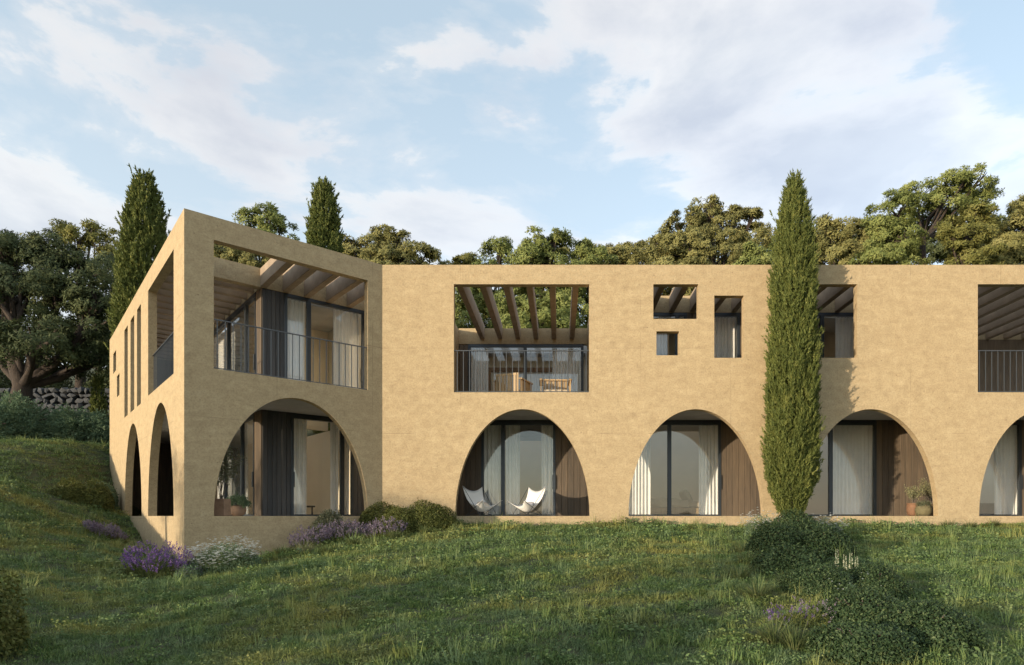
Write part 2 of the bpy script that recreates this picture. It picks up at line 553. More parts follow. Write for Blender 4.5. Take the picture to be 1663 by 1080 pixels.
# ------------------------------------------------------------------ ground
CP = np.array([
    (0, 0, -1.70), (8, 0, -1.66), (16, 0, -1.6), (-6, 0, -1.75), (-14, 0, -1.2), (-24, 2, -1.2), (-21, 9, -.3), (-29, 8, -.6), (-30, 16, .6), (-20, 14.5, .45),
    (0, 8, -.96), (6, 8, -.95), (14, 8, -.92), (-5.6, 6.2, -1.5), (-8.1, 9, -1.09), (-4, 11, -.85), (-11.7, 13, -.30), (-14.5, 16, .60), (-17.6, 19.5, 1.80),
    (-16.8, 21, 1.94), (-17.4, 24, 2.6), (-22, 24, 2.7), (-19, 27, 3.0), (-27, 32, 4.4), (-22, 32, 4.5), (-30, 25, 3.2),
    (-4.5, 15.9, -.26), (-2, 16, -.23), (2, 16, -.22), (6, 16, -.22), (10, 16, -.22), (14, 16, -.22), (18, 16, -.2),
    (-7.9, 12.9, -.98), (-6.6, 13.7, -.93), (-5.5, 14.8, -.55), (-7.4, 11.6, -1.13), (-6.0, 12.0, -1.05), (-9.6, 14.8, -.88), (-11.3, 16.8, -.74), (-13.3, 19.2, -.10), (-15.1, 21.2, .35), (-15.9, 22.2, 1.1),
    (-5, 30, 3.5), (5, 30, 3.8), (15, 30, 4.2), (0, 45, 9.5), (20, 45, 10.5), (-20, 45, 9.0), (-32, 38, 7.0), (40, 45, 11),
    (26, 16, -.1), (30, 0, -1.5), (36, 28, 3), (-42, 24, 2.4), (-40, 0, -1.5), (0, -20, -2.6), (30, -20, -2.6), (-30, -20, -1.6),
    (0, 80, 20), (-60, 80, 19), (60, 80, 21), (0, -60, -5), (-70, 20, 5), (70, 20, 1), (-60, -50, -4), (60, -50, -5)], dtype=float)


def tps(r):
    return np.where(r > 1e-9, r * r * np.log(np.maximum(r, 1e-9)), 0.0)


_n = len(CP)
_K = tps(np.linalg.norm(CP[:, None, :2] - CP[None, :, :2], axis=2)) + np.eye(_n) * 0.25
_P = np.hstack([np.ones((_n, 1)), CP[:, :2]])
_A = np.vstack([np.hstack([_K, _P]), np.hstack([_P.T, np.zeros((3, 3))])])
_sol = np.linalg.solve(_A, np.concatenate([CP[:, 2], np.zeros(3)]))
WA = R(41.467)
C0 = Vector((-7.888, 13.056, 0))
UX, UY = math.cos(WA), math.sin(WA)
WING = Matrix.Translation(C0) @ Matrix.Rotation(WA, 4, 'Z')


def to_wing(x, y):
    dx, dy = x - C0.x, y - C0.y
    return dx * UX + dy * UY, -dx * UY + dy * UX


def from_wing(u, v, z=0.0):
    return Vector((C0.x + u * UX - v * UY, C0.y + u * UY + v * UX, z))


def in_house(x, y, m=0.0):
    u, v = to_wing(x, y)
    return ((x > -4.5) & (x < 17.4) & (y > 16 + m) & (y < 26 - m)) | ((u > m) & (u < 5.3) & (v > m) & (v < 13.1 - m))


def height(x, y):
    x = np.atleast_1d(np.asarray(x, float))
    y = np.atleast_1d(np.asarray(y, float))
    xc = np.clip(x, -75, 75)
    yc = np.clip(y, -65, 85)
    z = np.full(x.shape, 0.0)
    for s in range(0, len(x), 40000):
        q = np.stack([xc[s:s + 40000], yc[s:s + 40000]], 1)
        r = np.linalg.norm(q[:, None, :] - CP[None, :, :2], axis=2)
        z[s:s + 40000] = tps(r) @ _sol[:_n] + _sol[_n] + q @ _sol[_n + 1:]
    # gentle lumps in the turf
    near = np.exp(-((y - 8) / 25.0) ** 2)
    z = z + near * (0.025 * np.sin(1.3 * x + 0.7 * y) + 0.02 * np.sin(2.9 * y - 1.1 * x + 1) + 0.012 * np.sin(5.1 * x + 3.3 * y))
    inside = in_house(x, y, 0.35)
    return np.where(inside, np.minimum(z, -0.45), z)


def hz_(x, y):
    return float(height(x, y)[0])


def axis_pts(lo, a, b, hi, fine, grow):
    mid = list(np.arange(a, b + 1e-6, fine))
    out, s, p = [], fine, a
    while p > lo:
        s *= grow
        p -= s
        out.append(max(p, lo))
    left = out[::-1]
    out, s, p = [], fine, mid[-1]
    while p < hi:
        s *= grow
        p += s
        out.append(min(p, hi))
    return np.array(left + mid + out)


gx = axis_pts(-420, -22, 18, 420, 0.22, 1.12)
gy = axis_pts(-420, 2, 30, 420, 0.22, 1.12)
GX, GY = np.meshgrid(gx, gy)
GZ = height(GX.ravel(), GY.ravel())
me = bpy.data.meshes.new('ground')
nv = len(gx)
ii = (np.arange(len(gy) - 1)[:, None] * nv + np.arange(nv - 1)[None, :]).ravel()
F = np.stack([ii, ii + 1, ii + nv + 1, ii + nv], 1)
me.from_pydata(np.stack([GX.ravel(), GY.ravel(), GZ], 1).tolist(), [], F.tolist())
me.materials.append(MATS['soil'])
me.polygons.foreach_set('use_smooth', [True] * len(me.polygons))
ground = place('ground', me)
tag(ground, 'grassy ground sloping down from the villa towards the viewer', None, kind='structure')

# ------------------------------------------------------------------ villa
villa = empty('villa', (0, 16, 0), 'two storey sand coloured villa with arched loggias and a turned corner wing', 'house')
H = 6.476
T = 0.2


def arch_loop(c, hw, h, z0=0.0, n=40):
    return [(c - hw * math.cos(math.pi * k / n), z0 + h * math.sin(math.pi * k / n)) for k in range(n + 1)]


def rect_loop(a0, a1, z0, z1):
    return [(a0, z0), (a0, z1), (a1, z1), (a1, z0)]


def wall_mesh(name, outer, holes, thick, fn, mat='render'):
    """flat wall with openings: 2D loops (a, z); fn(a, t, z) -> point, t from 0 (outside) to thick"""
    loops = [outer] + holes
    flat = [p for l in loops for p in l]
    tris = tessellate_polygon([[Vector((p[0], p[1], 0)) for p in l] for l in loops])
    n = len(flat)
    v = [fn(a, 0, z) for a, z in flat] + [fn(a, thick, z) for a, z in flat]
    f = []
    for t_ in tris:
        (ax, az), (bx, bz), (cx_, cz) = (flat[i] for i in t_)
        if abs((bx - ax) * (cz - az) - (cx_ - ax) * (bz - az)) < 1e-9:
            continue
        f.append(tuple(t_))
        f.append(tuple(i + n for i in reversed(t_)))
    s = 0
    for l in loops:
        m = len(l)
        for i in range(m):
            j = (i + 1) % m
            f.append((s + i, s + j, s + j + n, s + i + n))
        s += m
    mb = MB()
    mb.v, mb.f = v, f
    me_ = mb.mesh(name, mat)
    import bmesh
    bm = bmesh.new()
    bm.from_mesh(me_)
    bmesh.ops.recalc_face_normals(bm, faces=bm.faces)
    bm.to_mesh(me_)
    bm.free()
    return me_


ARCH_C = (-0.944, 3.524, 8.036, 12.563)
UP = 5.976
main_holes = [arch_loop(c, 1.735, 2.755) for c in ARCH_C]
main_holes += [rect_loop(-2.714, 0.778, 3.19, UP), rect_loop(2.429, 3.587, 5.079, UP), rect_loop(2.508, 3.095, 4.143, 4.762),
               rect_loop(4.0, 4.762, 4.079, 5.683), rect_loop(5.984, 7.683, 4.079, UP), rect_loop(10.794, 14.3, 3.19, UP)]
facade = place('facade_wall', wall_mesh('facade_wall', rect_loop(-4.556, 17.5, -1.3, H), main_holes, T, lambda a, t, z: (a, 16 + t, z)), villa)

wing_front = place('wing_wall', wall_mesh('wing_wall', rect_loop(0, 4.446, -1.8, H),
                   [arch_loop(2.305, 1.745, 2.77), rect_loop(0.558, 4.052, 3.19, UP)], T, lambda a, t, z: (a, t, z)), villa, WING)
side_holes = [arch_loop(2.845, 1.725, 2.765), arch_loop(7.37, 1.72, 2.765), rect_loop(1.119, 4.566, 3.19, UP),
              rect_loop(5.771, 6.5, 3.15, 5.95), rect_loop(7.031, 7.80, 3.15, 5.95), rect_loop(8.381, 9.15, 3.15, 5.95),
              rect_loop(11.244, 12.036, 5.05, 5.75), rect_loop(10.352, 11.012, 4.07, 4.79)]
wing_side = place('wing_wall', wall_mesh('wing_wall', rect_loop(T, 13.1, -1.8, H), side_holes, T, lambda a, t, z: (t, a, z)), villa, WING)

MI = Matrix.Identity(4)


def part(name, mat, box, mw=None, parent=None):
    return MB().box(*box).build(name, mat, parent or villa, mw)


# wing end wall, partitions, floors and roofs
part('wing_wall', 'render', (T, 5.2, 12.9, 13.1, -1.8, H), WING)
part('floor_slab', 'floor_stone', (T, 5.2, T, 12.9, -0.35, -0.001), WING)
part('floor_slab', 'soffit', (T, 5.2, T, 3.4, 2.785, 3.12), WING)
part('floor_slab', 'soffit', (T, 2.4, 3.4, 12.9, 2.785, 3.12), WING)  # opening beside it is a light well added for the wing room
part('floor_slab', 'floor_stone', (-3.4, 17.3, 16.2, 26, -0.35, -0.001))
part('floor_slab', 'soffit', (-3.4, 17.3, 16.2, 19.1, 2.785, 3.12))  # stops short: unseen light well added behind to brighten the rooms
part('floor_slab', 'soffit', (-3.4, 1.19, 19.1, 23.0, 2.785, 3.12))
part('floor_slab', 'soffit', (10.6, 17.3, 19.1, 21.2, 2.785, 3.12))
part('partition_wall', 'render', (-3.6, -3.4, 16.203, 26, -0.3, 6.3))
part('partition_wall', 'render', (0.95, 1.15, 16.203, 21.0, 3.122, 6.33))
part('partition_wall', 'render', (10.35, 10.55, 16.203, 21.0, 3.122, 6.44))
part('partition_wall', 'plaster', (5.05, 5.2, 0.5, 12.88, 0, 2.78), WING)
part('partition_wall', 'plaster', (5.05, 5.2, 0.5, 12.88, 3.122, 6.3), WING)
# room backs, some rising through the added light wells
part('room_wall', 'plaster', (-3.38, 1.19, 25.4, 25.6, 0, 6.2))
part('room_wall', 'plaster', (1.19, 1.31, 20.52, 25.4, 0, 6.2))
part('room_wall', 'plaster', (1.19, 17.2, 23.2, 23.4, 0, 6.2))
part('room_wall', 'plaster', (1.16, 1.31, 18.5, 20.5, 0, 5.99))
part('room_wall', 'plaster', (10.36, 10.48, 19.12, 23.18, 2.79, 6.0))
part('room_wall', 'plaster', (-3.38, 1.13, 22.8, 23.0, 3.122, 6.1))
part('room_wall', 'dark_wood', (10.57, 17.2, 21.0, 21.2, 3.122, 5.97))
for x in (5.9, 10.6):
    part('room_wall', 'plaster', (x, x + 0.12, 18.3, 23.18, 0, 2.78))
    if x < 10:
        part('room_wall', 'plaster', (x + .01, x + 0.11, 18.5, 23.17, 3.13, 5.99))
part('room_wall', 'plaster', (2.36, 5.04, 8.2, 8.35, 0, 6.2), WING)
part('roof_slab', 'soffit', (1.17, 10.33, 18.8, 20.5, 6.0, 6.22))
part('added_skylight', 'glass', (1.17, 10.33, 18.47, 18.8, 6.10, 6.12))  # unseen strip of roof glass, added to brighten curtains and rooms
for x0_, x1_ in ((1.32, 5.90), (6.02, 10.35)):
    part('room_wall', 'plaster', (x0_, x1_, 20.3, 20.5, 2.79, 6.0))
part('roof_slab', 'soffit', (-3.38, 1.13, 22.3, 22.8, 5.85, 6.1))
part('added_skylight', 'glass', (-3.38, 1.13, 21.27, 22.3, 5.95, 5.97))  # roof glass added out of view to light the terrace room
part('roof_slab', 'soffit', (2.42, 5.04, 2.9, 5.4, 6.0, 6.22), WING)
part('added_skylight', 'glass', (2.42, 5.04, 2.55, 2.9, 6.10, 6.12), WING)  # added roof glass, unseen, brightens the wing's upper room
part('room_wall', 'plaster', (2.42, 5.04, 5.2, 5.4, 2.79, 6.0), WING)
# header beams over the glass
part('header_beam', 'render', (1.152, 10.348, 18.2, 18.46, 5.97, 6.46))
part('header_beam', 'render', (-3.398, 0.948, 21.0, 21.26, 5.82, 6.35))
part('header_beam', 'render', (10.552, 17.2, 21.0, 21.26, 5.972, 6.46))
part('header_beam', 'render', (2.152, 5.045, 2.27, 2.52, 5.97, 6.46), WING)
part('header_beam', 'render', (T + 0.002, 2.148, 2.27, 2.52, 5.97, 6.46), WING)
part('header_beam', 'render', (2.15, 2.40, 2.53, 12.88, 5.97, 6.46), WING)
# pergola beams, each its own part, meshes shared
beam_cache = {}


def beam(lx, ly, lz, at, mw):
    key = (lx, ly, lz)
    if key not in beam_cache:
        beam_cache[key] = MB().bbox(-lx / 2, lx / 2, -ly / 2, ly / 2, 0, lz, 0.008).mesh('roof_beam', 'beam_render')
    place('roof_beam', beam_cache[key], villa, mw @ Matrix.Translation(at))


for k in range(7):
    beam(0.16, 4.79, 0.46, (-2.60 + 0.607 * k, 18.60, 5.985), MI)
for k in range(15):
    beam(0.16, 1.99, 0.46, (1.48 + 0.607 * k, 17.20, 5.985), MI)
for k in range(11):
    beam(0.16, 4.79, 0.46, (10.86 + 0.607 * k, 18.60, 5.985), MI)
for u in (2.19, 2.75, 3.305, 3.91, 4.5):
    beam(0.17, 2.06, 0.47, (u + 0.03, 1.235, 5.98), WING)
for k in range(17):
    beam(1.94, 0.16, 0.46, (1.175, 2.95 + 0.6 * k, 5.985), WING)

# wood cladding: a backing board with planks
plank_cache = {}


def cladding(a0, a1, z0, z1, mw, width=0.172, mat='dark_wood'):
    """planks stand along local x from a0 to a1, facing -y at y = 0"""
    back = place('wood_wall', MB().box(a0, a1, 0.03, 0.16, z0, z1).mesh('wood_wall', mat), villa, mw)
    n = max(1, round((a1 - a0) / width))
    w = (a1 - a0) / n
    key = (round(w, 4), round(z1 - z0, 3), mat)
    if key not in plank_cache:
        plank_cache[key] = MB().bbox(-w / 2 + 0.004, w / 2 - 0.004, 0, 0.028, 0, z1 - z0, 0.004).mesh('plank', mat)
    for i in range(n):
        dy = random.uniform(-0.004, 0.002)
        place('plank', plank_cache[key], back, mw @ Matrix.Translation((a0 + (i + 0.5) * w, dy, z0)))


def door(a0, a1, z0, z1, mw, mullions=(), handles=(), fw=0.07):
    """sliding glass door in local xz, facing -y at y = 0"""
    d = place('glass_door', MB().box(a0, a1, -0.02, 0.08, z1 - 0.09, z1).box(a0, a1, -0.02, 0.08, z0, z0 + 0.045)
              .box(a0, a0 + fw, -0.018, 0.078, z0 + 0.045, z1 - 0.09).box(a1 - fw, a1, -0.018, 0.078, z0 + 0.045, z1 - 0.09).mesh('glass_door', 'dark_metal'), villa, mw)
    xs = [a0 + fw] + list(mullions) + [a1 - fw]
    for m in mullions:
        place('mullion', MB().box(m - 0.055, m + 0.055, -0.016, 0.075, z0 + 0.045, z1 - 0.09).mesh('mullion', 'dark_metal'), d, mw)
    for i in range(len(xs) - 1):
        p0 = xs[i] + (0.055 if i > 0 else 0)
        p1 = xs[i + 1] - (0.055 if i < len(xs) - 2 else 0)
        place('pane', MB().box(p0, p1, 0.02 + 0.012 * (i % 2), 0.028 + 0.012 * (i % 2), z0 + 0.045, z1 - 0.09).mesh('pane', 'glass'), d, mw)
    for h in handles:
        hb = MB().box(h - 0.045, h + 0.045, -0.05, -0.02, z0 + 0.78, z0 + 1.19)
        place('door_handle', hb.mesh('door_handle', 'dark_metal'), d, mw)
    return d


GF = Matrix.Translation((0, 18.0, 0))
CEIL = 2.783
# ground floor of the long front: wood, door, wood, door ...
segs = [(-2.256, -0.107, (-1.63,), (-0.15,)), (1.862, 4.692, (3.2,), (4.65,)), (6.6, 9.2, (7.88,), ()), (11.6, 13.41, (), (13.37,))]
prev = -3.38
for a0, a1, mu, ha in segs:
    cladding(prev, a0, 0, CEIL, GF)
    door(a0, a1, 0, CEIL - 0.05, GF, mu, ha)
    part('door_head', 'dark_metal', (a0, a1, 18.0, 18.1, CEIL - 0.05, CEIL - 0.002))
    prev = a1
cladding(prev, 17.2, 0, CEIL, GF)
# upper floor of the long front
UFm = Matrix.Translation((0, 18.22, 0))
segs = [(2.0, 3.75, (3.47,), ()), (4.25, 5.30, (), ()), (6.4, 8.75, (7.72,), ())]
prev = 1.17
for a0, a1, mu, ha in segs:
    cladding(prev, a0, 3.122, 5.965, UFm)
    door(a0, a1, 3.122, 5.965, UFm, mu, ha)
    prev = a1
cladding(prev, 10.33, 3.122, 5.965, UFm)
UA = Matrix.Translation((0, 21.02, 0))
cladding(-3.38, -3.08, 3.122, 5.81, UA)
door(-3.08, 0.83, 3.122, 5.81, UA, (-1.15,), (), 0.09)
# wing: front glass line and side glass line
WF = WING @ Matrix.Translation((0, 2.29, 0))
WS = WING @ Matrix.Translation((2.17, 0, 0)) @ Matrix.Rotation(R(-90), 4, 'Z')    # local x = -v, faces -u
cladding(2.20, 2.92, 0, CEIL, WF, 0.12, 'shaded_wood')
door(2.92, 4.66, 0, CEIL - 0.05, WF, (4.33,), (2.96,))
cladding(4.66, 5.03, 0, CEIL, WF, 0.12, 'shaded_wood')
cladding(2.20, 2.745, 3.122, 5.965, WF, 0.11, 'shaded_wood')
door(2.745, 5.0, 3.122, 5.965, WF, (3.393,), (4.94,), 0.08)
cladding(-2.9, -2.30, 0, CEIL, WS, 0.12)
door(-8.1, -2.9, 0, CEIL - 0.05, WS, (-4.15, -6.0), (-2.94,))
cladding(-12.88, -8.1, 0, CEIL, WS)
cladding(-2.75, -2.30, 3.122, 5.965, WS, 0.11)
door(-8.1, -2.75, 3.122, 5.965, WS, (-3.75, -5.6), (-2.79,))
cladding(-12.88, -8.1, 3.122, 5.965, WS)
part('door_head', 'dark_metal', (2.92, 4.66, 2.29, 2.39, CEIL - 0.05, CEIL - 0.002), WING)
part('door_head', 'dark_metal', (2.17, 2.27, 2.9, 8.1, CEIL - 0.05, CEIL - 0.002), WING)
WE = WING @ Matrix.Translation((0, 12.72, 0))
cladding(T + 0.01, 2.13, 0, CEIL, WE)
cladding(T + 0.01, 2.13, 3.122, 5.965, WE)

# balcony railings
bal = MB().box(-0.008, 0.008, -0.008, 0.008, 0, 1.05).mesh('baluster', 'rail_metal')


def railing(a0, a1, z0, mw):
    r_ = place('balcony_railing', MB().box(a0, a1, -0.022, 0.022, z0 + 1.075, z0 + 1.095).mesh('balcony_railing', 'rail_metal'), villa, mw)
    place('bottom_rail', MB().box(a0, a1, -0.014, 0.014, z0 + 0.022, z0 + 0.038).mesh('bottom_rail', 'rail_metal'), r_, mw)
    n = round((a1 - a0) / 0.16)
    for i in range(n):
        place('baluster', bal, r_, mw @ Matrix.Translation((a0 + (i + 0.5) * (a1 - a0) / n, 0, z0 + 0.03)))


railing(-2.714, 0.778, 3.19, Matrix.Translation((0, 16.06, 0)))
railing(10.794, 14.3, 3.19, Matrix.Translation((0, 16.06, 0)))
railing(0.558, 4.052, 3.19, WING @ Matrix.Translation((0, 0.06, 0)))
railing(-4.566, -1.119, 3.19, WING @ Matrix.Translation((0.12, 0, 0)) @ Matrix.Rotation(R(-90), 4, 'Z'))

# ------------------------------------------------------------------ curtains
def curtain(a0, a1, z0, z1, mw, label, seed=0, amp=0.045):
    r_ = random.Random(seed)
    w = a1 - a0
    n = max(16, int(w / 0.018))
    folds = max(3, w / 0.105)
    ph = r_.uniform(0, 6)
    mb = MB()
    rows = 7
    for j in range(rows + 1):
        q = j / rows
        z = z0 + (z1 - z0) * q
        for i in range(n + 1):
            s = i / n
            x = a0 + w * s
            wob = 0.8 * math.sin(3.1 * s * folds / 3 + ph)
            y = amp * math.sin(2 * math.pi * folds * s + ph + wob) * (0.75 + 0.25 * (1 - q)) + 0.012 * math.sin(9 * s + 2 * q)
            x += 0.012 * (1 - q) * math.sin(5 * s + ph)
            mb.v.append((x, y, z))
    for j in range(rows):
        for i in range(n):
            b = j * (n + 1) + i
            mb.f.append((b, b + 1, b + n + 2, b + n + 1))
    o = mb.build('curtain', 'curtain', None, mw, smooth=True)
    return tag(o, label, 'curtain', 'white curtains behind the glass doors')


GC = Matrix.Translation((0, 18.2, 0))
k_ = 18.2 / 1008
def gxp(px, Y):
    return (px - 908) / 1008 * Y
curtain(gxp(784, 18.2), gxp(814, 18.2), 0.03, 2.70, GC, 'white curtain behind the left butterfly chair', 1)
curtain(gxp(822, 18.2), gxp(845, 18.2), 0.03, 2.70, GC, 'narrow white curtain between the two butterfly chairs', 2)
curtain(gxp(879, 18.2), gxp(899, 18.2), 0.03, 2.70, GC, 'narrow white curtain right of the butterfly chairs beside the wood wall', 3)
curtain(gxp(1012, 18.2), gxp(1056, 18.2), 0.03, 2.70, GC, 'white curtain at the left of the arch with the bed', 4)
curtain(gxp(1135, 18.2), gxp(1167, 18.2), 0.03, 2.70, GC, 'white curtain at the right of the arch with the bed', 5)
curtain(gxp(1351, 18.2), gxp(1419, 18.2), 0.03, 2.70, GC, 'wide white curtain in the arch with the potted shrubs', 6)
curtain(gxp(1615, 18.2), gxp(1653, 18.2), 0.03, 2.70, GC, 'white curtain in the arch cut by the right edge', 7)
UC = Matrix.Translation((0, 18.45, 0))
curtain(gxp(1058, 18.45), gxp(1083, 18.45), 3.15, 5.90, UC, 'white curtain in the smallest square window', 8)
curtain(gxp(1156, 18.45), gxp(1196, 18.45), 3.15, 5.90, UC, 'white curtain in the tall narrow upstairs window', 9)
curtain(gxp(1357, 18.45), gxp(1396, 18.45), 3.15, 5.90, UC, 'white curtain in the upstairs window right of the tall cypress', 10)
UAC = Matrix.Translation((0, 21.3, 0))
curtain(gxp(764, 21.3), gxp(792, 21.3), 3.15, 5.74, UAC, 'white curtain at the left of the pergola terrace', 11)
curtain(gxp(897, 21.3), gxp(944, 21.3), 3.15, 5.74, UAC, 'white curtain at the right of the pergola terrace', 12)
WFC = WING @ Matrix.Translation((0, 2.50, 0))
curtain(2.99, 3.42, 0.03, 2.70, WFC, 'white curtain beside the dark wood panel under the wing arch', 13)
curtain(4.08, 4.30, 0.03, 2.70, WFC, 'narrow white curtain left of the mullion under the wing arch', 14)
curtain(4.37, 4.62, 0.03, 2.70, WFC, 'narrow white curtain at the far right under the wing arch', 15)
curtain(2.80, 3.34, 3.15, 5.90, WFC, 'white curtain beside the dark wood panel on the corner balcony', 16)
curtain(4.16, 4.90, 3.15, 5.90, WFC, 'white curtain at the right end of the corner balcony', 17)
WSC = WING @ Matrix.Translation((2.42, 0, 0)) @ Matrix.Rotation(R(-90), 4, 'Z')
curtain(-7.9, -4.45, 0.03, 2.70, WSC, 'sunlit white curtain behind the olive pot under the wing arch', 18)
curtain(-3.02, -2.95, 0.03, 2.70, WSC, 'thin gathered white curtain left of the wood panel under the wing arch', 19, 0.03)
curtain(-3.35, -2.85, 3.15, 5.90, WSC, 'sunlit white curtain left of the wood panel on the corner balcony', 20)
curtain(-7.8, -4.6, 3.15, 5.90, WSC, 'wide sunlit white curtain at the left of the corner balcony', 21)

# ------------------------------------------------------------------ furniture
def pillow_mesh(name, mat, lx, ly, lz):
    mb = MB()
    n, m = 14, 10
    for j in range(m + 1):
        th = math.pi * j / m - math.pi / 2
        for i in range(n):
            ph = 2 * math.pi * i / n
            def sp(c, e):
                return math.copysign(abs(c) ** e, c)
            x = lx * sp(math.cos(th), 0.7) * sp(math.cos(ph), 0.55)
            y = ly * sp(math.cos(th), 0.7) * sp(math.sin(ph), 0.55)
            z = lz * math.sin(th) * (1 - 0.25 * (x / lx) ** 2 * (y / ly) ** 2)
            mb.v.append((x, y, z))
    for j in range(m):
        for i in range(n):
            k = (i + 1) % n
            mb.f.append((j * n + i, j * n + k, (j + 1) * n + k, (j + 1) * n + i))
    return mb.mesh(name, mat, True)


def butterfly_chair(x, y, rz, label):
    e = empty('butterfly_chair', (x, y, 0), label, 'chair', 'butterfly chairs in the arch', rz)
    P = [[(-.36, -.44, .43), (0, -.27, .25), (.36, -.44, .43)],
         [(-.305, .08, .335), (0, .09, .16), (.305, .08, .335)],
         [(-.36, .35, .82), (0, .34, .685), (.36, .35, .82)]]

    def lag(t):
        return (t * (t - 1) / 2, 1 - t * t, t * (t + 1) / 2)
    n = 18
    mb = MB()
    for side in (0, 1):
        for j in range(n + 1):
            lt = lag(-1 + 2 * j / n)
            for i in range(n + 1):
                ls = lag(-1 + 2 * i / n)
                p = [sum(lt[b] * ls[a] * P[b][a][c] for a in range(3) for b in range(3)) for c in range(3)]
                p[2] -= 0.012 * side
                p[1] += 0.008 * side
                mb.v.append(tuple(p))
    q = (n + 1) * (n + 1)
    for j in range(n):
        for i in range(n):
            b = j * (n + 1) + i
            mb.f.append((b, b + 1, b + n + 2, b + n + 1))
            mb.f.append((q + b, q + b + n + 1, q + b + n + 2, q + b + 1))
    for i in range(n):
        for a, b in ((i, i + 1), (n * (n + 1) + i + 1, n * (n + 1) + i), ((i + 1) * (n + 1), i * (n + 1)), (i * (n + 1) + n, (i + 1) * (n + 1) + n)):
            mb.f.append((a, q + a, q + b, b))
    local_child('sling', mb.mesh('sling', 'canvas', True), e)
    fr = MB()
    bl, br, fl, fr_ = (-.30, .30, .008), (.30, .30, .008), (-.30, -.28, .008), (.30, -.28, .008)
    for tip, foot in ((P[2][0], fl), (P[2][2], fr_), (P[0][0], bl), (P[0][2], br)):
        fr.tube([(tip[0] * .985, tip[1] * .985, tip[2] - .02), foot], 0.006, 6)
    fr.tube([bl, (0, 0.02, .10), fr_], 0.0075, 6)
    fr.tube([br, (0, 0.02, .115), fl], 0.0075, 6)
    local_child('frame', fr.mesh('frame', 'dark_metal'), e)
    return e


butterfly_chair(-2.10, 16.78, R(50), 'white butterfly chair nearer the dark wood wall, facing right')
butterfly_chair(-0.86, 16.86, R(-46), 'white butterfly chair facing left beside the sunlit wood wall')
cu = place('cushion', pillow_mesh('cushion', 'cushion_cloth', 0.17, 0.14, 0.06), None, Matrix.Translation((-2.03, 16.66, 0.30)) @ Matrix.Rotation(R(48), 4, 'Z') @ Matrix.Rotation(R(30), 4, 'X'))
tag(cu, 'beige cushion lying on the left butterfly chair', 'cushion')
cu = place('cushion', pillow_mesh('cushion', 'cushion_grey', 0.15, 0.12, 0.05), None, Matrix.Translation((-0.82, 16.72, 0.30)) @ Matrix.Rotation(R(-40), 4, 'Z') @ Matrix.Rotation(R(35), 4, 'X'))
tag(cu, 'grey cushion lying on the right butterfly chair', 'cushion')

# bed behind the second arch
bed = empty('bed', (3.6, 20.6, 0), 'low bed with beige linen behind the second arch', 'bed')
local_child('base', MB().bbox(-1.0, 1.0, -0.95, 1.0, 0.06, 0.26, 0.02).mesh('base', 'tan_wood'), bed)
local_child('mattress', MB().bbox(-0.96, 0.96, -0.9, 0.96, 0.26, 0.46, 0.05).mesh('mattress', 'linen'), bed)
mb = MB()
n = 26
for j in range(n + 1):
    for i in range(n + 1):
        x = -1.0 + 1.5 * i / n
        y = -0.97 + 1.9 * j / n
        z = 0.475 + 0.05 * math.sin(4.2 * x + 2 * y) * math.sin(3.1 * y + x) + 0.03 * math.sin(9 * x + 5 * y)
        if i == 0:
            z -= 0.2
        if j == 0:
            z -= 0.22
        mb.v.append((x, y, z + 0.05))
for j in range(n):
    for i in range(n):
        b = j * (n + 1) + i
        mb.f.append((b, b + 1, b + n + 2, b + n + 1))
local_child('blanket', mb.mesh('blanket', 'linen', True), bed)
for (x, y, z, a, lab) in ((4.15, 20.1, 0.62, 62, 'beige pillow on the near corner of the bed'), (4.2, 20.75, 0.63, 58, 'beige pillow on the far side of the bed')):
    o = place('pillow', pillow_mesh('pillow', 'linen', 0.34, 0.26, 0.10), None, Matrix.Translation((x, y, z)) @ Matrix.Rotation(R(90), 4, 'Z') @ Matrix.Rotation(R(a), 4, 'X'))
    tag(o, lab, 'pillow', 'pillows on the bed')


def armchair(x, y, rz, label):
    e = empty('armchair', (x, y, 3.122), label, 'armchair', 'wooden armchairs on the pergola terrace', rz)
    local_child('seat', MB().bbox(-.34, .34, -.34, .30, .30, .42, .02).mesh('seat', 'linen'), e)
    slat = MB().bbox(-.036, .036, -.012, .012, 0, .80, .004).mesh('slat', 'tan_wood')
    bk = local_child('backrest', MB().box(-.36, .36, .36, .40, .80, .86).mesh('backrest', 'tan_wood'), e)
    for i in range(8):
        s = bpy.data.objects.new('slat', slat)
        s.parent = bk
        s.location = (-.315 + .09 * i, .38, .005)
        col.objects.link(s)
    for sgn in (-1, 1):
        a = local_child('armrest', MB().box(sgn * .41 - .045, sgn * .41 + .045, -.40, .42, .67, .71).mesh('armrest', 'tan_wood'), e)
        for i in range(8):
            s = bpy.data.objects.new('slat', slat)
            s.parent = a
            s.location = (sgn * .41, -.36 + .105 * i, .005)
            s.rotation_euler = (0, 0, R(90))
            s.scale = (1, 1, .83)
            col.objects.link(s)
    return e


armchair(gxp(833, 17.7), 17.7, R(160), 'slatted wooden armchair at the left behind the terrace railing')
armchair(gxp(902, 17.7), 17.7, R(2), 'slatted wooden armchair at the right behind the terrace railing')
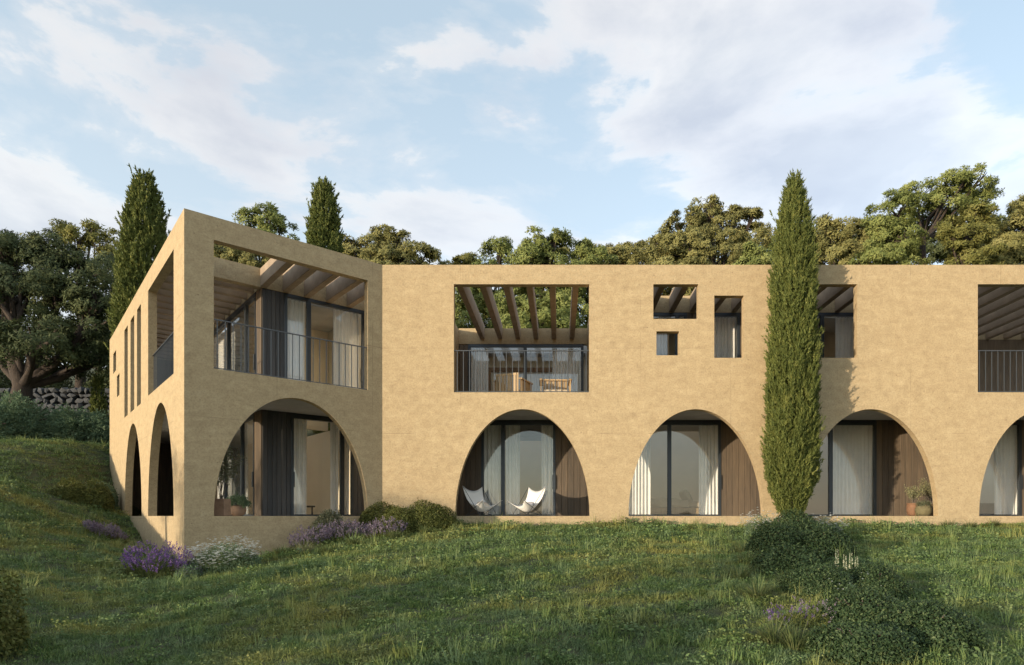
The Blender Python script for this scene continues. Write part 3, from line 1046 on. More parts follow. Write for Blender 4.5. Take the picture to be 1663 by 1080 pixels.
# things in the wing's ground floor room
p_ = from_wing(3.55, 4.1)
e = empty('low_table', p_, 'low dark coffee table in the ground floor room of the wing', 'table', None, WA)
local_child('table_top', MB().bbox(-.55, .55, -.35, .35, .26, .31, .01).mesh('table_top', 'dark_metal'), e)
for a in (-1, 1):
    for b in (-1, 1):
        local_child('leg', MB().box(a * .48 - .02, a * .48 + .02, b * .28 - .02, b * .28 + .02, 0, .26).mesh('leg', 'dark_metal'), e)
p_ = from_wing(3.0, 4.0)
e = empty('shelf', p_, 'small open metal shelf left of the wood panel under the wing arch', 'shelf', None, WA)
for z in (0.1, 0.32, 0.54):
    local_child('board', MB().box(-.16, .16, -.3, .3, z, z + .02).mesh('board', 'canvas'), e)
for a in (-1, 1):
    for b in (-1, 1):
        local_child('leg', MB().box(a * .165 - .008, a * .165 + .008, b * .305 - .008, b * .305 + .008, 0, .57).mesh('leg', 'rail_metal'), e)
e = empty('sideboard', (gxp(1600, 20.5), 20.5, 0), 'low pale sideboard in the arch cut by the right edge', 'sideboard')
local_child('body', MB().bbox(-.6, .6, -.22, .22, .08, .42, .01).mesh('body', 'linen'), e)
local_child('plinth', MB().box(-.55, .55, -.18, .18, 0, .08).mesh('plinth', 'dark_metal'), e)
e = empty('wood_screen', (gxp(793, 22.3), 22.3, 3.122), 'brown wooden frame standing inside the pergola terrace room', 'screen')
local_child('post', MB().box(-.09, .09, -.05, .05, 0, 2.05).mesh('post', 'brown_wood'), e)
local_child('post', MB().box(2.5, 2.68, -.05, .05, 0, 2.05).mesh('post', 'brown_wood'), e)
local_child('lintel', MB().box(-.09, 2.68, -.055, .055, 2.05, 2.2).mesh('lintel', 'brown_wood'), e)


# ------------------------------------------------------------------ plants
def blades_mesh(name, mat, c, hd, L, lean, droop, Wd, rnd, K=3):
    """curved grass blades: base c, horizontal heading hd (unit xy), length, lean 0..1, droop, width"""
    n = len(c)
    pts = []
    L = np.asarray(L).reshape(-1, 1)
    lean = np.asarray(lean).reshape(-1, 1)
    droop = np.asarray(droop).reshape(-1, 1)
    Wd = np.asarray(Wd).reshape(-1, 1)
    side = np.stack([-hd[:, 1], hd[:, 0], np.zeros(n)], 1)
    for k in range(K + 1):
        s = k / K
        horiz = hd * L * (lean * s + droop * s * s * 0.8)
        zup = L * (s * np.sqrt(np.maximum(1 - lean * lean, 0.05)) - droop * s * s * 0.75)
        p = c + horiz + np.concatenate([np.zeros((n, 2)), zup], 1)
        wd = Wd * (1 - s ** 1.6 * 0.93)
        pts.append((p - side * wd / 2, p + side * wd / 2))
    V = np.stack([q for pr in pts for q in pr], 1)            # n, 2(K+1), 3
    nv_ = 2 * (K + 1)
    base = (np.arange(n) * nv_)[:, None]
    Fq = np.concatenate([base + np.array([[2 * k, 2 * k + 1, 2 * k + 3, 2 * k + 2]]) for k in range(K)], 1).reshape(-1)
    me = bpy.data.meshes.new(name)
    me.vertices.add(n * nv_)
    me.vertices.foreach_set('co', V.reshape(-1).astype(np.float32))
    me.loops.add(len(Fq))
    me.loops.foreach_set('vertex_index', Fq.astype(np.int32))
    me.polygons.add(n * K)
    me.polygons.foreach_set('loop_start', np.arange(0, len(Fq), 4, dtype=np.int32))
    try:
        me.polygons.foreach_set('loop_total', np.full(n * K, 4, dtype=np.int32))
    except Exception:
        pass
    at = me.attributes.new('rnd', 'FLOAT', 'FACE')
    at.data.foreach_set('value', np.repeat(np.clip(rnd, 0, 1), K).astype(np.float32))
    me.materials.append(MATS[mat])
    me.update(calc_edges=True)
    return me


def heading(n):
    a = rng.uniform(0, 2 * math.pi, n)
    return np.stack([np.cos(a), np.sin(a), np.zeros(n)], 1)


def shrub(x, y, rx, ry, rzv, label, mat='box_leaf', leaf_l=0.028, dens=0.85, lumps=9, group='clipped shrubs', name='shrub', sink=0.06, z=None):
    """a lumpy dome of small leaves on hidden stems"""
    zb = hz_(x, y) if z is None else z
    if leaf_l == 0.028 and y > 8:
        leaf_l = 0.042
    e = empty(name, (x, y, zb), label, 'shrub', group)
    area = 2 * math.pi * ((rx * ry + rx * rzv + ry * rzv) / 3)
    n = int(min(90000, dens * 5.2 * area / (leaf_l * leaf_l * 0.5)))
    d = rand_dirs(n)
    d[:, 2] = np.where(d[:, 2] < -0.25, -d[:, 2] * 0.6, d[:, 2])
    d = unit(d)
    ld = rand_dirs(lumps)
    ld[:, 2] = np.abs(ld[:, 2]) * 0.8
    ld = unit(ld)
    lump = np.max(np.exp(-((1 - d @ ld.T) / 0.09)) * rng.uniform(0.5, 1.0, lumps), axis=1)
    rad = (0.80 + 0.22 * lump) * (1 - 0.30 * rng.random(n) ** 1.3)
    stick = rng.random(n) < 0.05
    rad = np.where(stick, rad * 1.07, rad)
    c = d * rad[:, None] * np.array([rx, ry, rzv]) - np.array([0, 0, sink * rzv])
    nrm = unit(d + np.array([0, 0, 0.3]) + rng.normal(0, 0.5, (n, 3)))
    a = unit(perp(nrm) + nrm * 0.35)
    L = leaf_l * rng.uniform(0.7, 1.3, n)
    local_child('foliage', leaves_mesh('foliage', mat, c, a, unit(np.cross(nrm, a)), L, L * 0.55, rng.normal(0.45, 0.22, n)), e)
    st = MB()
    for _ in range(7):
        t_ = random.uniform(0, 6.28)
        q = random.uniform(0.2, 0.6)
        st.tube([(0.05 * math.cos(t_), 0.05 * math.sin(t_), -0.1), (q * rx * 0.6 * math.cos(t_), q * ry * 0.6 * math.sin(t_), rzv * 0.4), (q * rx * math.cos(t_), q * ry * math.sin(t_), rzv * 0.62)], [0.018, 0.012, 0.006], 5)
    local_child('stems', st.mesh('stems', 'grey_bark'), e)
    return e


def grass_clump(x, y, h, r, label, n=170, mat='blade_green', z=None):
    zb = hz_(x, y) if z is None else z
    e = empty('ornamental_grass', (x, y, zb), label, 'grass clump', 'ornamental grass clumps')
    hd = heading(n)
    c = hd * (r * 0.35 * rng.random((n, 1)) ** 0.7) - np.array([0, 0, 0.02])
    L = h * rng.uniform(0.6, 1.15, n)
    local_child('blades', blades_mesh('blades', mat, c, hd, L, rng.uniform(0.1, 0.6, n), rng.uniform(0.15, 0.75, n), rng.uniform(0.007, 0.013, n), rng.random(n), 4), e)
    return e


def flower_clump(x, y, rx, ry, h, label, bloom, stems=260, spike=True, cat='flowers', name='lavender', bl=0.05, group='flowering plants', z=None):
    zb = hz_(x, y) if z is None else z
    e = empty(name, (x, y, zb), label, cat, group)
    n = stems
    an = rng.uniform(0, 2 * math.pi, n)
    q = np.sqrt(rng.random(n))
    hd = np.stack([np.cos(an), np.sin(an), np.zeros(n)], 1)
    off = hd * q[:, None] * np.array([rx, ry, 0])
    c = off * 0.62 - np.array([0, 0, 0.03])
    # the clump follows the slope of the ground
    gz = height(x + off[:, 0], y + off[:, 1]) - zb
    c[:, 2] += gz
    L = h * rng.uniform(0.5, 1.15, n) * (1 - 0.35 * q ** 2)
    lean = 0.15 + 0.35 * q * rng.uniform(0.6, 1.2, n)
    droop = rng.uniform(0.02, 0.15, n)
    local_child('stems', blades_mesh('stems', 'blade_green', c, hd, L, lean, droop, np.full(n, 0.006), rng.normal(0.45, 0.2, n), 3), e)
    tip = c + hd * (L * (lean + droop * 0.8))[:, None]
    tip[:, 2] += L * (np.sqrt(np.maximum(1 - lean * lean, 0.05)) - droop * 0.75)
    dirs = unit(hd * (lean + droop)[:, None] + np.array([0, 0, 1.0]))
    if spike:
        m = 9
        s = np.tile(np.linspace(-0.8, 0.25, m), n)
        T_ = np.repeat(tip, m, 0) + np.repeat(dirs, m, 0) * (s * bl)[:, None] + rng.normal(0, 0.004, (n * m, 3))
        a = unit(np.repeat(dirs, m, 0) * 0.7 + rand_dirs(n * m) * 0.8)
        Lf = bl * 0.42 * rng.uniform(0.7, 1.3, n * m)
        me_ = leaves_mesh('blooms', bloom, T_, a, perp(a), Lf, Lf * 0.7, np.repeat(rng.normal(0.45, 0.25, n), m) + rng.normal(0, 0.1, n * m))
    else:
        m = 6
        fan = np.tile(np.arange(m) * 2 * math.pi / m, n)
        a = np.stack([np.cos(fan), np.sin(fan), np.full(n * m, 0.25)], 1)
        a = unit(a + np.repeat(dirs * 0.2 + rng.normal(0, 0.15, (n, 3)), m, 0))
        Lf = np.repeat(bl * rng.uniform(0.3, 0.55, n), m)
        w = unit(np.cross(a, np.array([0, 0, 1.0])))
        me_ = leaves_mesh('blooms', bloom, np.repeat(tip, m, 0), a, w, Lf, Lf * 0.75, rng.normal(0.5, 0.2, n * m))
    local_child('blooms', me_, e)
    # leafy cushion at the foot
    k = int(stems * (7 if spike else 14))
    an = rng.uniform(0, 2 * math.pi, k)
    q = np.sqrt(rng.random(k))
    o_ = np.stack([np.cos(an) * q * rx * 0.95, np.sin(an) * q * ry * 0.95, np.zeros(k)], 1)
    o_[:, 2] = height(x + o_[:, 0], y + o_[:, 1]) - zb + rng.random(k) * h * (0.5 if spike else 0.8) * (1 - q ** 2 * 0.7)
    a = unit(rand_dirs(k) + np.array([0, 0, 0.9]))
    local_child('leaves', leaves_mesh('leaves', 'box_light' if spike else 'juniper_leaf', o_, a, perp(a), rng.uniform(0.03, 0.07, k), rng.uniform(0.006, 0.014, k), rng.normal(0.4, 0.2, k)), e)
    return e


def potted(x, y, label, pot_prof, pot_mat, kind, h, spread, leafmat, z=0.0, square=False, nleaf=1400, leaf_l=0.035, droop=False):
    e = empty('potted_plant', (x, y, z), label, 'potted plant', 'potted plants in the loggias')
    if square:
        w, hh = pot_prof
        local_child('pot', MB().bbox(-w / 2, w / 2, -w / 2, w / 2, 0, hh, 0.015).mesh('pot', pot_mat), e)
        top = hh
    else:
        local_child('pot', MB().lathe(pot_prof, 24).mesh('pot', pot_mat, True), e)
        top = max(p[1] for p in pot_prof)
    st = MB()
    tips = []
    if kind == 'branching':
        for i in range(11):
            t_ = random.uniform(0, 6.28)
            q = random.uniform(0.25, 1.0)
            tp = (q * spread * math.cos(t_), q * spread * 0.8 * math.sin(t_), top + h * random.uniform(0.6, 1.0) * (1 - 0.3 * q))
            md = (tp[0] * 0.35, tp[1] * 0.35, top + (tp[2] - top) * 0.5)
            st.tube([(random.uniform(-.03, .03), random.uniform(-.03, .03), top - 0.03), md, tp], [0.009, 0.006, 0.003], 5)
            for s in np.linspace(0.45, 1.05, 8):
                tips.append([md[k] + (tp[k] - md[k]) * ((s - 0.4) / 0.6) for k in range(3)])
    else:
        for i in range(70):
            d = rand_dirs(1)[0]
            tips.append([d[0] * spread * 0.8, d[1] * spread * 0.8, top + abs(d[2]) * h * 0.8])
        st.tube([(0, 0, top - 0.03), (0, 0, top + h * 0.5)], [0.012, 0.006], 5)
    local_child('stems', st.mesh('stems', 'grey_bark'), e)
    tips = np.array(tips)
    n = nleaf
    c = tips[rng.integers(0, len(tips), n)] + rng.normal(0, spread * 0.13, (n, 3))
    a = unit(rand_dirs(n) + np.array([0, 0, -0.5 if droop else 0.5]))
    L = leaf_l * rng.uniform(0.6, 1.3, n)
    local_child('leaves', leaves_mesh('leaves', leafmat, c, a, perp(a), L, L * 0.5, rng.normal(0.5, 0.22, n)), e)
    return e


pot_round = [(0.10, 0), (0.145, 0.05), (0.165, 0.16), (0.16, 0.27), (0.150, 0.31), (0.165, 0.325), (0.165, 0.345), (0.13, 0.345), (0.12, 0.31)]
pot_low = [(0.12, 0), (0.18, 0.06), (0.21, 0.15), (0.19, 0.24), (0.17, 0.27), (0.15, 0.27), (0.14, 0.24)]
potted(gxp(1483, 16.75), 16.75, 'terracotta pot with a pale shrub in the third arch', pot_round, 'terracotta', 'branching', 0.46, 0.30, 'pale_leaf', nleaf=1500)
potted(gxp(1512, 17.15), 17.15, 'tall pale shrub in a pot against the jamb of the third arch', pot_round, 'pot_clay', 'branching', 0.78, 0.40, 'pale_leaf', nleaf=1900)
potted(gxp(1500, 16.5), 16.5, 'round mossy pot with trailing leaves in the third arch', pot_low, 'mossy_clay', 'bushy', 0.14, 0.20, 'olive_leaf', nleaf=1300, leaf_l=0.03, droop=True)
pw = from_wing(0.93, 0.98)
potted(pw.x, pw.y, 'olive shrub in a square clay pot at the left foot of the wing arch', (0.30, 0.40), 'pot_clay', 'branching', 1.45, 0.42, 'olive_leaf', square=True, nleaf=2600, leaf_l=0.05)
pw = from_wing(1.55, 2.1)
potted(pw.x, pw.y, 'bushy green plant in a low clay pot under the wing arch', pot_low, 'pot_clay', 'bushy', 0.22, 0.30, 'juniper_leaf', nleaf=2200, leaf_l=0.05)

# clipped shrubs
shrub(gxp(1290, 12.6), 12.6, 0.74, 0.7, 0.78, 'dark clipped shrub directly under the tall cypress')
shrub(gxp(1258, 10.9), 10.9, 0.56, 0.6, 0.74, 'dark clipped shrub at the left below the cypress')
shrub(gxp(1338, 10.9), 10.9, 0.60, 0.6, 0.66, 'dark clipped shrub spreading right below the cypress')
shrub(gxp(1262, 9.3), 9.3, 0.44, 0.45, 0.50, 'dark shrub left of the flower spikes, lower of the stack')
shrub(gxp(1310, 9.0), 9.0, 0.50, 0.5, 0.56, 'dark shrub just left of the cream flower spikes')
shrub(gxp(1330, 7.6), 7.6, 0.55, 0.5, 0.46, 'dark shrub behind the lavender at the bottom right')
shrub(gxp(1420, 7.7), 7.7, 0.46, 0.42, 0.46, 'dark shrub right of the cream flower spikes')
shrub(gxp(1400, 6.3), 6.3, 0.50, 0.48, 0.42, 'dark shrub dotted with tiny white flowers at the bottom right')
shrub(gxp(1400, 5.3), 5.3, 0.52, 0.42, 0.36, 'dark shrub at the bottom edge beside the lavender')
shrub(gxp(1505, 5.7), 5.7, 0.52, 0.5, 0.42, 'dark shrub at the bottom right corner of the planting')
shrub(gxp(695, 15.1), 15.1, 0.82, 0.6, 0.82, 'sunlit rounded shrub at the foot of the first arch', 'box_light', 0.04, group='sunlit shrubs by the wall')
shrub(gxp(618, 15.35), 15.35, 0.66, 0.42, 0.82, 'small sunlit shrub where wing and long front meet', 'box_light', 0.04, group='sunlit shrubs by the wall')
shrub(gxp(648, 14.75), 14.75, 0.60, 0.45, 0.80, 'sunlit shrub left of the rounded one at the first arch', 'box_light', 0.04, group='sunlit shrubs by the wall')
shrub(gxp(532, 14.6), 14.6, 0.50, 0.4, 0.86, 'grey green shrub behind the faded lavender', 'olive_leaf', 0.04, group='sunlit shrubs by the wall')
shrub(gxp(575, 15.1), 15.1, 0.40, 0.3, 0.34, 'small grey green shrub against the wing wall', 'olive_leaf', 0.035, group='sunlit shrubs by the wall')
shrub(gxp(113, 18.6), 18.6, 0.55, 0.5, 0.72, 'round shrub on the slope, left of the pair by the wing', 'box_light', 0.05, group='shrubs on the slope')
shrub(gxp(150, 18.9), 18.9, 0.66, 0.6, 0.92, 'round shrub on the slope beside the wing wall', 'box_light', 0.05, group='shrubs on the slope')
shrub(gxp(165, 20.2), 20.2, 0.55, 0.5, 0.85, 'pale topped shrub behind the pair on the slope', 'juniper_leaf', 0.05, group='shrubs on the slope')
shrub(-6.15, 6.3, 0.62, 0.7, 1.25, 'dark bush at the bottom left corner', 'box_light', 0.05, 0.6, group='bushes at the left edge')
# ornamental grasses
for (px, Y, h, lab) in ((1205, 11.4, .42, 'grass clump left of the shrub under the cypress'),
                        (1213, 10.0, .36, 'grass clump left of the clipped shrubs, second from the villa'),
                        (1200, 8.6, .40, 'grass clump on the lawn furthest left of the planting'),
                        (1232, 7.3, .34, 'tall grass clump left of the bottom right lavender'),
                        (1278, 8.1, .30, 'grass clump in front of the low dark shrub'),
                        (1258, 5.7, .34, 'grass clump below the lavender at the bottom edge'),
                        (1292, 5.5, .30, 'arching grass clump at the very bottom edge'),
                        (1405, 7.0, .20, 'small grass clump between the two right hand shrubs'),
                        (1540, 15.6, .34, 'long leaved clump under the pillar right of the potted shrubs'),
                        (1575, 15.6, .30, 'long leaved clump under the pillar, second of the row'),
                        (1612, 15.6, .32, 'long leaved clump nearest the arch at the right edge'),
                        (222, 14.2, .46, 'grass clump at the foot of the sunlit wing wall'),
                        (495, 13.2, .40, 'dry grass clump below the faded lavender'),
                        (530, 12.9, .32, 'low grass clump at the right of the dry one'),
                        (455, 13.6, .26, 'small grass clump against the wing wall'),
                        (575, 13.4, .36, 'grass clump in front of the middle of the lavender bed'),
                        (640, 13.8, .34, 'grass clump below the blue lavender'),
                        (690, 14.3, .30, 'grass clump at the foot of the sunlit rounded shrub')):
    grass_clump(gxp(px, Y), Y, h, h * 0.8, lab, 230 if Y < 9 else 170, 'pale_leaf' if px in (495, 222) else 'blade_green')
# flowers
flower_clump(gxp(255, 11.7), 11.7, 0.62, 0.42, 0.66, 'deep purple lavender in front of the wing corner', 'lavender_bloom', 430, bl=0.06)
flower_clump(gxp(362, 12.1), 12.1, 0.76, 0.42, 0.70, 'white daisies in front of the shaded wing wall', 'white_bloom', 640, False, name='daisies', bl=0.085)
flower_clump(gxp(306, 11.6), 11.6, 0.26, 0.25, 0.30, 'small pale pink flowers between the lavender and the daisies', 'faded_bloom', 160, False, name='daisies', bl=0.05)
flower_clump(gxp(170, 15.6), 15.6, 0.58, 0.35, 0.40, 'mauve lavender beside the sunlit wing wall', 'faded_bloom', 520, bl=0.07)
flower_clump(gxp(505, 13.9), 13.9, 0.48, 0.40, 0.54, 'faded lavender at the left end of the bed by the wing', 'faded_bloom', 300, bl=0.07)
flower_clump(gxp(560, 14.2), 14.2, 0.50, 0.40, 0.52, 'faded lavender in the middle of the bed by the wing', 'faded_bloom', 300, bl=0.07)
flower_clump(gxp(625, 14.3), 14.3, 0.58, 0.40, 0.44, 'blue lavender in front of the sunlit rounded shrub', 'faded_bloom', 320, bl=0.07)
flower_clump(gxp(545, 15.0), 15.0, 0.35, 0.25, 0.55, 'white flowering plant rising behind the faded lavender', 'white_bloom', 130, False, name='daisies', bl=0.05)
flower_clump(gxp(1238, 13.7), 13.7, 0.42, 0.3, 0.66, 'white flowers left of the foot of the cypress', 'white_bloom', 260, False, name='daisies', bl=0.08)
flower_clump(gxp(1340, 13.6), 13.6, 0.40, 0.3, 0.60, 'white flowers right of the foot of the cypress', 'white_bloom', 240, False, name='daisies', bl=0.08)
flower_clump(gxp(1283, 6.15), 6.15, 0.22, 0.18, 0.30, 'violet lavender at the bottom right, left of the dark shrubs', 'lavender_bloom', 48, bl=0.032)
flower_clump(gxp(1318, 6.2), 6.2, 0.2, 0.2, 0.34, 'pinkish lavender at the bottom right beside the violet one', 'faded_bloom', 40, bl=0.032)
flower_clump(gxp(1386, 6.5), 6.5, 0.12, 0.1, 0.55, 'tiny white flowers poking out of the bottom right shrubs', 'white_bloom', 22, False, name='daisies', bl=0.028)
for i, (px, lab) in enumerate(((1359, 'tall cream flower spike, leftmost of four'), (1372, 'cream flower spike, second from the left of four'),
                               (1382, 'cream flower spike, third from the left of four'), (1391, 'short cream flower spike, rightmost of four'))):
    Y = 8.35
    x = gxp(px, Y)
    zb = hz_(x, Y)
    e = empty('lupin', (x, Y, zb), lab, 'flower', 'cream flower spikes')
    hh = (0.46, 0.40, 0.42, 0.38)[i]
    local_child('stem', MB().tube([(0, 0, -.03), (0.01, 0, hh * .5), (0, 0, hh)], [.006, .005, .003], 5).mesh('stem', 'blade_green'), e)
    n = 130
    s = rng.random(n)
    an = rng.uniform(0, 6.28, n)
    c = np.stack([np.cos(an) * .012, np.sin(an) * .012, hh * (0.48 + 0.52 * s)], 1)
    a = unit(np.stack([np.cos(an), np.sin(an), np.full(n, .6)], 1))
    local_child('blooms', leaves_mesh('blooms', 'cream_bloom', c, a, perp(a), .021 * (1.1 - .7 * s), .013 * (1.1 - .6 * s), rng.random(n)), e)


# ------------------------------------------------------------------ cypresses
def cypress(px, Y, prof, label, n=90000, size=1.0, lean=0.0, name='cypress'):
    """prof: list of (pixel height, half width in pixels) from top to foot, read at depth Y"""
    x = gxp(px, Y)
    zb = hz_(x, Y)
    zs = np.array([(838 - p[0]) / 1008 * Y for p in prof])[::-1]
    rs = np.array([p[1] / 1008 * Y for p in prof])[::-1] * 0.87
    e = empty(name, (x, Y, zb), label, 'cypress', 'cypress trees')
    z0, z1 = zs[0], zs[-1]
    local_child('trunk', MB().tube([(0, 0, -.15), (0, 0, z0 - zb + .4), (lean * .6, 0, (z1 - zb) * .9)], [.13 * size, .11 * size, .02], 8).mesh('trunk', 'grey_bark', True), e)
    # sprays: tapering tufts that grow up and out from the body
    area_w = np.interp(np.linspace(z0, z1, 200), zs, rs) + 0.05
    cdf = np.cumsum(area_w)
    cdf /= cdf[-1]
    m = n // 26
    hs = np.interp(rng.random(m), cdf, np.linspace(z0, z1, 200))
    an = rng.uniform(0, 2 * math.pi, m)
    rr = np.interp(hs, zs, rs)
    lump = 1 + 0.11 * np.sin(3 * an + hs * 1.1) * np.sin(hs * 1.9 + an) + 0.08 * np.sin(7 * an - hs * 3.1) + rng.normal(0, 0.05, m)
    q = 0.93 - 0.38 * rng.random(m) ** 2
    rad = rr * lump * q
    base = np.stack([np.cos(an) * rad, np.sin(an) * rad, hs - 0.10 * size], 1)
    out = np.stack([np.cos(an), np.sin(an), np.zeros(m)], 1)
    sd = unit(out * rng.uniform(0.12, 0.5, (m, 1)) + np.array([0, 0, 1.0]) + rng.normal(0, 0.12, (m, 3)))
    sl = rng.uniform(0.12, 0.34, m) * size
    sl = np.where(rng.random(m) < 0.03, sl * 1.9, sl)
    k = 26
    t_ = rng.random((m, k)) ** 0.8
    c = base[:, None, :] + sd[:, None, :] * (t_ * sl[:, None])[:, :, None] + rng.normal(0, 0.022 * size, (m, k, 3)) * (1.15 - t_)[:, :, None]
    c = c.reshape(-1, 3)
    a = unit(np.repeat(sd, k, 0) + rng.normal(0, 0.38, (m * k, 3)))
    L = rng.uniform(0.04, 0.10, m * k) * size
    dry = np.sin(3.1 * an + 1.7 * hs) * np.sin(2.3 * hs - 1.9 * an) > 0.9
    rnd = np.repeat(rng.normal(0.42, 0.17, m) + 0.35 * dry, k) + rng.normal(0, 0.14, m * k)
    c[:, 0] += lean * np.clip((c[:, 2] - z0) / (z1 - z0), 0, 1)
    c[:, 2] -= zb
    local_child('foliage', leaves_mesh('foliage', 'cypress_leaf', c, a, perp(a), L, L * (0.24 if size <= 1 else 0.42) + 0.004, rnd, quad=False), e)
    return e


cypress(1285, 15.25, [(292, 3), (310, 10), (335, 18), (380, 27), (430, 33), (520, 38), (600, 42), (660, 45), (720, 46), (770, 42), (805, 33), (828, 20), (838, 10)],
        'tall cypress standing in front of the long front', 230000, 1.0, 0.08)
cypress(235, 27.0, [(284, 5), (302, 15), (338, 26), (380, 33), (440, 40), (520, 46), (640, 48), (750, 40), (775, 16)],
        'tall cypress behind the left side of the wing', 190000, 1.6)
cypress(526, 33.0, [(298, 5), (312, 13), (342, 20), (380, 26), (430, 30), (560, 34), (690, 26), (705, 10)],
        'cypress rising behind the roof of the wing', 130000, 1.8)
cypress(160, 29.5, [(612, 3), (640, 9), (680, 12), (715, 12), (735, 6)], 'small young cypress in front of the stone wall', 16000, 1.1)


# ------------------------------------------------------------------ pines and broadleaf trees
def tree(px, Y, lobes, label, mat, base_px=None, trunk_r=0.25, clump=0.5, leaf_l=0.26, dens=1.0, group='trees on the hillside', name='pine_tree',
         bark_m='pine_bark', gap=0.0, trunk_pts=None, leaf_w=0.34, flat=1.0, wx=None):
    """lobes: (pixel x, pixel y, radius x, radius y in pixels, depth offset in metres), read at depth Y"""
    x = gxp(base_px if base_px is not None else px, Y)
    if wx is not None:
        x = wx
    zb = hz_(x, Y)
    e = empty(name, (x, Y, zb), label, 'tree', group)
    org = np.array([x, Y, zb])
    C_, A_, N_, RN, LL = [], [], [], [], []
    br = []
    for (lx, ly, rx, ry, dy) in lobes:
        D = Y + dy
        cen = np.array([gxp(lx, D), D, (838 - ly) / 1008 * D])
        rad = np.array([rx / 1008 * D, 0.85 * (rx + ry) / 2016 * D, ry / 1008 * D])
        area = 4 * math.pi * ((rad[0] * rad[1]) ** 1.6 / 3 + (rad[0] * rad[2]) ** 1.6 / 3 + (rad[1] * rad[2]) ** 1.6 / 3) ** (1 / 1.6)
        m = max(8, int(dens * 1.25 * area / (math.pi * clump * clump)))
        d = rand_dirs(m)
        d = d[(d[:, 2] > -0.75)]
        if gap:
            keep = np.sin(d[:, 0] * 7 + lx) * np.sin(d[:, 1] * 6 + ly) * np.sin(d[:, 2] * 7 + rx) < 0.25 - gap
            d = d[keep | (rng.random(len(d)) < 0.25)]
        m = len(d)
        q = 1.0 - 0.6 * rng.random(m) ** 2.0
        wob = 1 + 0.10 * np.sin(d[:, 0] * 5 + ly) + 0.10 * np.sin(d[:, 2] * 6 + lx)
        cc = cen + d * (q * wob)[:, None] * rad
        cr = clump * rng.uniform(0.6, 1.25, m)
        k = int(150 * dens ** 0.2)
        ld = rand_dirs(m * k)
        ld = unit(ld + np.repeat(d, k, 0) * 0.55 + np.array([0, 0, 0.38]))
        pos = np.repeat(cc, k, 0) + ld * (np.repeat(cr, k) * rng.uniform(0.45, 1.0, m * k))[:, None] * np.array([1, 1, 0.75 * flat])
        C_.append(pos)
        nrm = unit(ld + np.repeat(d, k, 0) * 0.6 + rng.normal(0, 0.35, (m * k, 3)))
        aa = unit(perp(nrm) + nrm * 0.3)
        A_.append(aa)
        N_.append(unit(np.cross(nrm, aa)))
        RN.append(np.repeat(rng.normal(0.45, 0.2, m), k) + rng.normal(0, 0.12, m * k))
        LL.append(0.66 * leaf_l * rng.uniform(0.6, 1.3, m * k))
        br.append((cen - org, rad))
    c = np.concatenate(C_) - org
    a = np.concatenate(A_)
    L = np.concatenate(LL)
    local_child('crown', leaves_mesh('crown', mat, c, a, np.concatenate(N_), L, L * leaf_w * 1.35, np.concatenate(RN), quad=False), e)
    top = max(br, key=lambda b: b[0][2])
    mean = sum(b[0] for b in br) / len(br)
    if trunk_pts is None:
        h1 = max(mean[2] * 0.55, 1.0)
        trunk_pts = [(0, 0, -.4), (mean[0] * .1 + .1, 0, h1 * .4), (mean[0] * .35, mean[1] * .2, h1), tuple(mean * np.array([.7, .6, 1])), tuple(top[0] * np.array([.9, .9, 1]))]
    nn = len(trunk_pts)
    rads = [trunk_r * (1.25 if i == 0 else 1 - 0.8 * i / (nn - 1)) for i in range(nn)]
    local_child('trunk', MB().tube(trunk_pts, rads, 10).mesh('trunk', bark_m, True), e)
    for cen, rad in br:
        s = Vector(trunk_pts[2])
        t_ = Vector(cen)
        mid = s.lerp(t_, 0.5) + Vector((0, 0, -0.08 * (t_ - s).length))
        bm_ = MB().tube([s, mid, t_], [trunk_r * .34, trunk_r * .22, trunk_r * .08], 7)
        for _ in range(5):
            d = Vector(rand_dirs(1)[0])
            d.z = abs(d.z)
            endp = t_ + Vector((d.x * rad[0], d.y * rad[1], d.z * rad[2])) * 0.85
            bm_.tube([mid.lerp(t_, random.uniform(.2, .9)), t_.lerp(endp, .5) + Vector((0, 0, -.1)), endp], [trunk_r * .2, trunk_r * .12, trunk_r * .05], 5)
        local_child('branch', bm_.mesh('branch', bark_m, True), e)
    return e


# big dark pine at the left
gxl = gxp(30, 28)
tree(60, 28.0, [(20, 480, 95, 60, 0), (110, 455, 70, 50, 1), (-60, 470, 90, 70, 1), (60, 560, 75, 35, -1.5), (140, 540, 55, 40, 0), (10, 410, 55, 30, 0.5), (90, 415, 55, 28, 1), (-20, 560, 60, 35, 0), (160, 500, 35, 45, 0), (150, 590, 35, 25, 1), (110, 600, 40, 14, 1)],
     'huge dark pine with a thick forked trunk at the left edge', 'pine_dark', 28, 0.62, 0.55, 0.24, 1.35, 'trees left of the villa',
     trunk_pts=[(0, 0, -.4), (.05, 0, 1.0), (.25, 0, 2.4), (-.6, .2, 4.5), (-.8, .3, 7.0)])
tree(140, 41.0, [(125, 385, 30, 18, 0), (165, 400, 32, 22, 0), (95, 378, 24, 12, 0), (150, 372, 24, 13, 1), (180, 425, 20, 20, 0), (60, 395, 25, 20, 0)],
     'airy sunlit pine rising behind the dark pine', 'pine_yellow', 130, 0.3, 0.55, 0.30, 0.9, 'trees left of the villa', gap=0.1)
tree(190, 36.0, [(185, 470, 28, 45, 0), (165, 560, 30, 45, 0), (205, 560, 40, 60, 2), (120, 560, 60, 40, 4), (40, 560, 60, 45, 4)],
     'shaded tree filling the gap behind the left cypress', 'pine_dark', 180, 0.3, 0.6, 0.34, 0.9, 'trees left of the villa')
